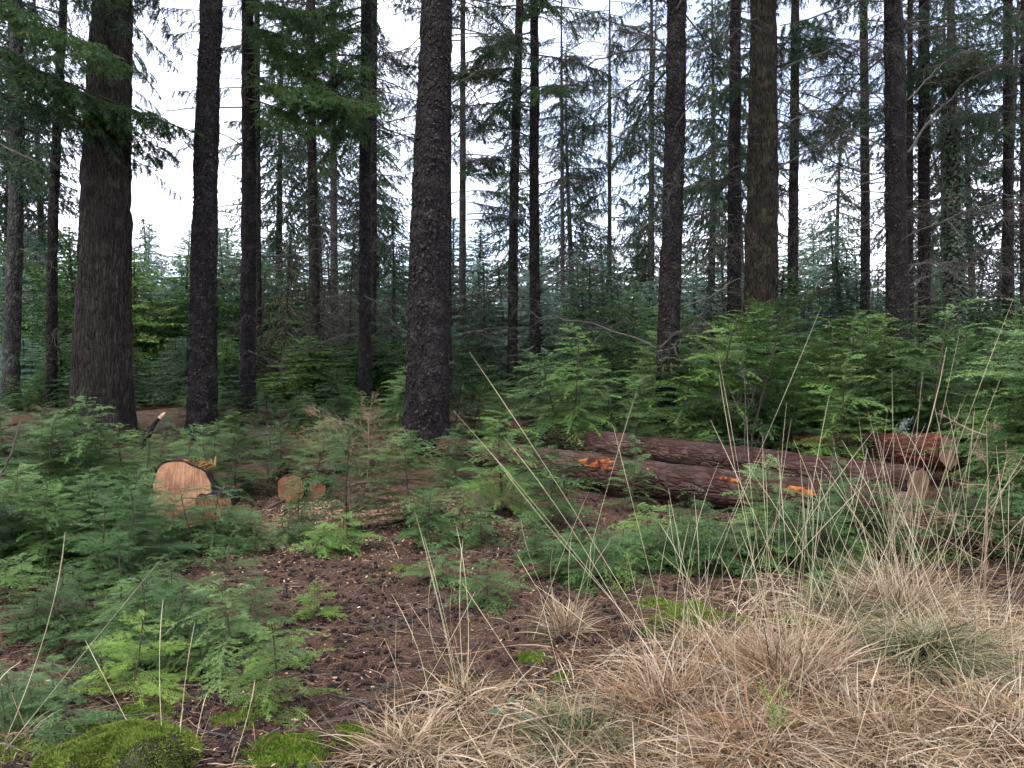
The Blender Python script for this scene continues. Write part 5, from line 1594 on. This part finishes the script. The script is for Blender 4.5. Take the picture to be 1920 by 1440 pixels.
# ------------------------------------------------------------------ moss
def moss_patch(px, py, r, label, mat='moss_bright', h=0.022, ln=0.013):
    c = gp(px, py)
    g = G(); n, sides = 6, 24
    rgn = np.random.default_rng(int(px))
    t = thing('moss_cushion', c, label, 'moss')
    q = np.linspace(0, 1, n + 1); th = np.arange(sides) * 2 * np.pi / sides
    Q, T = np.meshgrid(q, th, indexing='ij')
    rr = r * Q * (1 + 0.5 * (vn(np.cos(T) * 1.5 + px, np.sin(T) * 1.5, s=2) - 0.5))
    X, Y = rr * np.cos(T), rr * np.sin(T) * 1.0
    Z = terrain(X + c.x, Y + c.y) - c.z + h * (1 - Q ** 2) * (0.7 + 0.6 * vn(X * 20, Y * 20, s=3)) - 0.012 * Q ** 6
    i = np.arange(n)[:, None] * sides; j = np.arange(sides)[None, :]; j2 = (j + 1) % sides
    g.add(np.stack([X, Y, Z], -1).reshape(-1, 3), np.concatenate([np.stack([i + j, i + sides + j2, i + j2], -1).reshape(-1, 3), np.stack([i + j, i + sides + j, i + sides + j2], -1).reshape(-1, 3)]))
    g.obj('cushion', M[mat], t, True)
    k = int(4200 * (r / 0.15) ** 2)
    a = rgn.random(k) * 6.283; d = np.sqrt(rgn.random(k)) * 1.08
    bound = r * (1 + 0.5 * (vn(np.cos(a) * 1.5 + px, np.sin(a) * 1.5, s=2) - 0.5))
    x, y = bound * d * np.cos(a), bound * d * np.sin(a)
    z = terrain(x + c.x, y + c.y) - c.z + np.maximum(0, h * (1 - d ** 2) * (0.7 + 0.6 * vn(x * 20, y * 20, s=3)))
    tufts(np.stack([x, y, z], -1), np.tile([[0, 0, 1.0]], (k, 1)), ln, 0.003, rgn, M[mat], 'moss_fronds', t)
MOSS = [
    (545, 1418, 0.17, 'bright green moss cushion at the bottom edge', 'moss_bright'),
    (670, 1385, 0.12, 'yellow-green moss patch left of the pale grass tuft', 'moss_bright'),
    (840, 1378, 0.15, 'moss cushion under the crossing grass stalks', 'moss_bright'),
    (265, 1345, 0.16, 'dark green moss mound on the back of the mossy stump', 'moss_bright'),
    (440, 1355, 0.11, 'small dark moss patch between the stump and the young sapling', 'moss'),
    (1000, 1235, 0.09, 'little moss patch in the matted grass', 'moss_bright'),
    (1055, 1275, 0.07, 'small moss spot beside the grassy blades', 'moss_bright'),
    (1500, 1170, 0.16, 'yellow moss patch at the right of the rotting stump', 'moss_bright'),
    (1230, 1135, 0.13, 'moss patch at the left of the rotting stump', 'moss'),
    (750, 1068, 0.07, 'tiny moss spot on the brown floor below the saplings', 'moss'),
    (880, 1020, 0.14, 'mossy hump beneath the low hemlock saplings', 'moss'),
    (100, 1395, 0.22, 'wide dull moss carpet in the bottom left corner', 'moss'),
    (1760, 1395, 0.16, 'olive moss among the grass at the bottom right', 'moss'),
]
for px, py, r, lab, m in MOSS:
    moss_patch(px, py, r, lab, m)

# ------------------------------------------------------------------ dry grass
def blades(P, D, L, w, bend, rng, mat, name, parent=None, seg=4):
    """flat grass blades: root P, lean direction D, length L, drooping by bend"""
    k = len(P)
    side = nrm(np.cross(D, rng.normal(0, 1, (k, 3))))
    h = D.copy(); h[:, 2] = 0; h = nrm(nrm(h) + rng.normal(0, 0.55, (k, 3)))
    kink = rng.integers(1, seg + 1, k); kd = rng.normal(0, 0.45, (k, 3)) * (rng.random((k, 1)) < 0.5)
    rowsV = []
    p = P.copy(); d = D.copy()
    for s in range(seg + 1):
        ww = (w * (1 - 0.92 * (s / seg) ** 1.5))[:, None]
        rowsV += [p - side * ww / 2, p + side * ww / 2]
        d = nrm(d + h * (bend / seg)[:, None] + np.array([0, 0, -1]) * (bend / seg)[:, None] * 0.9)
        d = nrm(d + kd * (kink == s)[:, None])
        p = p + d * (L / seg)[:, None]
    V = np.stack(rowsV, 1).reshape(-1, 3)
    o = np.arange(k)[:, None] * (2 * (seg + 1))
    f = np.concatenate([o + np.array([q]) for s in range(seg) for q in ([2 * s, 2 * s + 1, 2 * s + 3], [2 * s, 2 * s + 3, 2 * s + 2])])
    g = G(); g.add(V, f)
    ob = g.obj(name, mat, parent)
    tag(ob, kind='stuff')
    return ob

def mat_grass():
    P = scatter(44000, -6, 9, 2.4, 6.2, lambda px, py, x, y: np.clip(grass_zone(px, py, x, y) * (0.35 + 0.9 * vn(x * 2.5, y * 2.5, s=31)), 0, 1), 1.3)
    k = len(P)
    P[:, 2] += 0.005 + 0.05 * rng.random(k) ** 2
    D = rng.normal(0, 1, (k, 3)); D[:, 2] = np.abs(rng.normal(0.12, 0.22, k)); D = nrm(D)
    o = blades(P, D, 0.12 + 0.30 * rng.random(k) ** 1.5, 0.0035 + 0.004 * rng.random(k), 0.1 + 0.7 * rng.random(k), rng, M['grass'], 'matted_grass')
    tag(o, 'matted dead straw-coloured grass covering the bottom right floor', 'grass', kind='stuff')
    P = scatter(3200, -6, 6, 2.5, 7.0, lambda px, py, x, y: 0.05 + 0.5 * (vn(x * 1.7, y * 1.7, s=33) > 0.62), 1.3)
    k = len(P)
    D = rng.normal(0, 1, (k, 3)); D[:, 2] = np.abs(rng.normal(0.15, 0.2, k)); D = nrm(D)
    P[:, 2] += 0.006
    o = blades(P, D, 0.08 + 0.2 * rng.random(k), 0.003 + 0.002 * rng.random(k), 0.5 * rng.random(k), rng, M['grass'], 'loose_grass')
    tag(o, 'loose dead grass blades scattered over the needle floor', 'grass', kind='stuff')
mat_grass()

def stem_obj(t, root, p0, p1, sagv, r=0.0017):
    """one tall seed stalk, a part of its tussock"""
    p0, p1 = np.array(p0, float), np.array(p1, float)
    u = np.linspace(0, 1, 9)[:, None]
    P = p0 + (p1 - p0) * u + np.array(sagv) * (u * (1 - u)) * 4
    rr = r * (1 - 0.6 * u[:, 0]); rr[6:8] *= 1.9
    g = G(); g.tube(P - np.array(root), rr, 3)
    g.obj('stalk', M['grass_stem'], t)

def tussock(px, py, r, n, label, mat='grass', ln=(0.14, 0.40), h=0.06, bend=(0.6, 2.0), stalks=(), extra=0, lean=(0, 0), top=(0.7, 1.2)):
    c = gp(px, py)
    rg = np.random.default_rng(int(px * 3 + py))
    t = thing('grass_tussock', c, label, 'grass tussock')
    a = rg.random(n) * 6.283; d = np.sqrt(rg.random(n)) * r
    x, y = d * np.cos(a), d * np.sin(a)
    z = terrain(x + c.x, y + c.y) - c.z + h * (1 - (d / r) ** 2)
    D = np.stack([np.cos(a) * (0.15 + 0.75 * d / r) + lean[0], np.sin(a) * (0.15 + 0.75 * d / r) + lean[1], np.full(n, 1.0)], -1) + rg.normal(0, 0.42, (n, 3))
    blades(np.stack([x, y, z], -1), nrm(D), ln[0] + (ln[1] - ln[0]) * rg.random(n), 0.0028 + 0.006 * rg.random(n) ** 2, bend[0] + (bend[1] - bend[0]) * rg.random(n), rg, M[mat], 'blades', t, 5)
    for (bx, by, tx, ty) in stalks:
        b = gp(bx, by)
        Y = b.y + rg.uniform(-0.1, 0.35)
        q = at(tx, ty, Y)
        stem_obj(t, c, b, q, (rg.normal(0, 0.03), rg.normal(0, 0.03), 0.03), rg.uniform(0.0013, 0.0021))
    for k in range(extra):
        aa = rg.random() * 6.283; dd = math.sqrt(rg.random()) * r * 0.8
        b = Vector((c.x + dd * math.cos(aa), c.y + dd * math.sin(aa), 0)); b.z = tz(b.x, b.y)
        L = rg.uniform(*top)
        v = nrm(np.array([rg.normal(lean[0], 0.38), rg.normal(lean[1], 0.22), 1.0])) * L
        stem_obj(t, c, b, np.array(b) + v, (rg.normal(0, 0.04), rg.normal(0, 0.04), 0.02), rg.uniform(0.0010, 0.0019))
    return t

tussock(1250, 1350, 0.20, 900, 'rust-brown grass tussock in front of the rotting stump', 'grass_red', ln=(0.18, 0.46), bend=(0.3, 1.4), extra=10, stalks=[
    (1235, 1240, 850, 770), (1240, 1230, 880, 660), (1215, 1200, 925, 855), (1180, 1180, 945, 820), (1260, 1240, 1150, 800), (1240, 1250, 1540, 575)])
tussock(1470, 1300, 0.24, 1100, 'biggest tawny grass tussock, many tall stalks', 'grass_red', ln=(0.2, 0.5), bend=(0.3, 1.4), extra=25, top=(0.7, 1.35), stalks=[
    (1440, 1230, 1345, 655), (1450, 1230, 1348, 700), (1455, 1240, 1400, 780), (1470, 1250, 1475, 755), (1480, 1240, 1555, 740),
    (1290, 1270, 1430, 850), (1330, 1290, 1640, 805), (1300, 1300, 1630, 900), (1540, 1280, 1775, 650), (1500, 1260, 1520, 890)])
tussock(1735, 1265, 0.21, 1500, 'domed greenish grass tussock with drooping blades', 'grass_green', ln=(0.25, 0.48), h=0.14, bend=(1.2, 2.2), extra=8)
tussock(1690, 1165, 0.17, 700, 'pale upright grass tussock behind the domed one', 'grass', ln=(0.3, 0.6), bend=(0.2, 0.9), extra=26, top=(0.8, 1.5), lean=(0.06, 0), stalks=[
    (1680, 1150, 1672, 690), (1700, 1150, 1730, 700), (1690, 1150, 1800, 620), (1680, 1160, 1900, 560), (1720, 1150, 1880, 700)])
tussock(1850, 1230, 0.26, 900, 'tawny grass tussock leaning out at the right edge', 'grass', extra=22, lean=(0.15, 0), top=(0.8, 1.4))
tussock(1335, 1225, 0.20, 420, 'thin dry grass standing against the rotting stump', 'grass', ln=(0.12, 0.34), extra=5, top=(0.4, 0.9))
tussock(1570, 1160, 0.14, 600, 'small grey-green grass tussock beyond the stump', 'grass_green', ln=(0.15, 0.35), extra=6)
tussock(1060, 1190, 0.10, 320, 'little dry grass tuft on the needle floor', 'grass', ln=(0.12, 0.28), bend=(0.2, 0.9), extra=7, top=(0.5, 0.9), stalks=[(1070, 1180, 1195, 730), (1000, 1200, 1105, 920)])
tussock(870, 1330, 0.13, 260, 'sparse grass tuft beside the bare floor', 'grass', ln=(0.12, 0.3), extra=4, top=(0.5, 0.9), stalks=[(875, 1300, 855, 985), (850, 1250, 778, 960), (870, 1290, 868, 1010), (820, 1240, 818, 1060)])
tussock(760, 1425, 0.14, 420, 'pale wispy grass tuft at the bottom edge', 'grass', ln=(0.15, 0.35), extra=5, top=(0.4, 0.8))
tussock(1090, 1400, 0.20, 700, 'pale grey-green grass tuft at the bottom middle', 'grass_green', ln=(0.15, 0.36), bend=(0.8, 1.8), extra=6, top=(0.4, 0.9))
tussock(1420, 1420, 0.24, 800, 'rusty grass tussock at the bottom edge', 'grass_red', extra=8)
tussock(1640, 1400, 0.22, 600, 'straw-coloured grass tussock in the bottom right', 'grass', extra=6)
tussock(1880, 1380, 0.24, 500, 'flattened grass tussock in the bottom right corner', 'grass', bend=(1.0, 2.0), extra=6)
tussock(20, 1410, 0.10, 60, 'few tall grass stalks in the bottom left corner', 'grass', ln=(0.1, 0.25), stalks=[(5, 1400, 122, 998), (0, 1420, 305, 1045), (10, 1380, 40, 1240)])
tussock(305, 1435, 0.12, 60, 'thin grass stalks rising over the mossy stump', 'grass', ln=(0.1, 0.22), stalks=[(280, 1438, 160, 1200), (310, 1438, 306, 1122), (335, 1438, 366, 1165), (435, 1438, 478, 1275), (360, 1438, 388, 1300)])

# ------------------------------------------------------------------ bramble sprigs, pale sprig
def bramble(px, py, label, leaves):
    c = gp(px, py)
    t = thing('bramble_sprig', c, label, 'bramble')
    rg = np.random.default_rng(int(px))
    g0 = G()
    for (lx, ly, s) in leaves:
        p = at(lx, ly, c.y + rg.uniform(-0.1, 0.1)) - c
        p = np.array(p)
        g0.tube(np.array([[0, 0, -0.02], p * 0.5 + np.array([0, 0, 0.03]), p]), [0.0022, 0.0018, 0.0012], 4)
        g = G()
        a = rg.random() * 6.28; d = np.array([math.cos(a), math.sin(a), -0.25]); d /= np.linalg.norm(d)
        w = np.cross(d, [0, 0, 1.0]); w /= np.linalg.norm(w); n = np.cross(w, d)
        m = 7
        V = []
        for k in range(m + 1):
            q = k / m
            half = s * 0.40 * math.sin(math.pi * min(1, q * 0.93 + 0.06)) ** 0.8 * (1 + 0.12 * (k % 2))
            ctr = p + d * s * q + n * s * 0.10 * math.sin(q * 3)
            V += [ctr - w * half + n * half * 0.3, ctr, ctr + w * half + n * half * 0.3]
        f = []
        for k in range(m):
            b = 3 * k
            f += [[b, b + 1, b + 4], [b, b + 4, b + 3], [b + 1, b + 2, b + 5], [b + 1, b + 5, b + 4]]
        g.add(np.array(V), f)
        g.obj('leaf', M['bramble'], t, True)
    g0.obj('cane', M['stem'], t)
bramble(960, 1370, 'dull green bramble sprig low in the grass, left one', [(915, 1335, 0.06), (950, 1315, 0.045), (975, 1345, 0.055), (1000, 1360, 0.06), (1015, 1300, 0.05)])
bramble(1100, 1385, 'blue-green bramble sprig in the grass, right one', [(1103, 1340, 0.065), (1080, 1375, 0.06), (1095, 1395, 0.05), (1030, 1405, 0.05)])

def sprig(p, d, L, label, mat, seed, n=3):
    rg = np.random.default_rng(seed)
    t = thing('cut_sprig', p, label, 'sprig')
    g, tw = G(), Twigs()
    for k in range(n):
        dd = nrm(np.array(d) + rg.normal(0, 0.45, 3))
        spray(tw, g, np.zeros(3), frame(dd, rg.normal(0, 0.5)), L * (0.7 + 0.4 * rg.random()), rg, sag=0.05, gap=0.03, ratio=0.3, r0=0.003)
    tw.needles(g, rg, 0.005, 0.017, 0.004, False, 0, 0.5)
    g.obj('needles', [M[mat], M['stem']], t)
sprig(at(1685, 812, 9.2), (0.5, -0.2, 0.9), 0.26, 'silvery underside of a broken sprig lying on the rear log', 'pale_sprig', 71, 4)
sprig(gp(1475, 1420), (0.05, 0.1, 1), 0.30, 'small green conifer sprig standing in the rusty grass', 'hemlock_young', 72, 3)
sprig(gp(1170, 1130), (0.02, 0.1, 1), 0.34, 'upright spiky green shoot left of the rotting stump', 'hemlock_young', 73, 2)
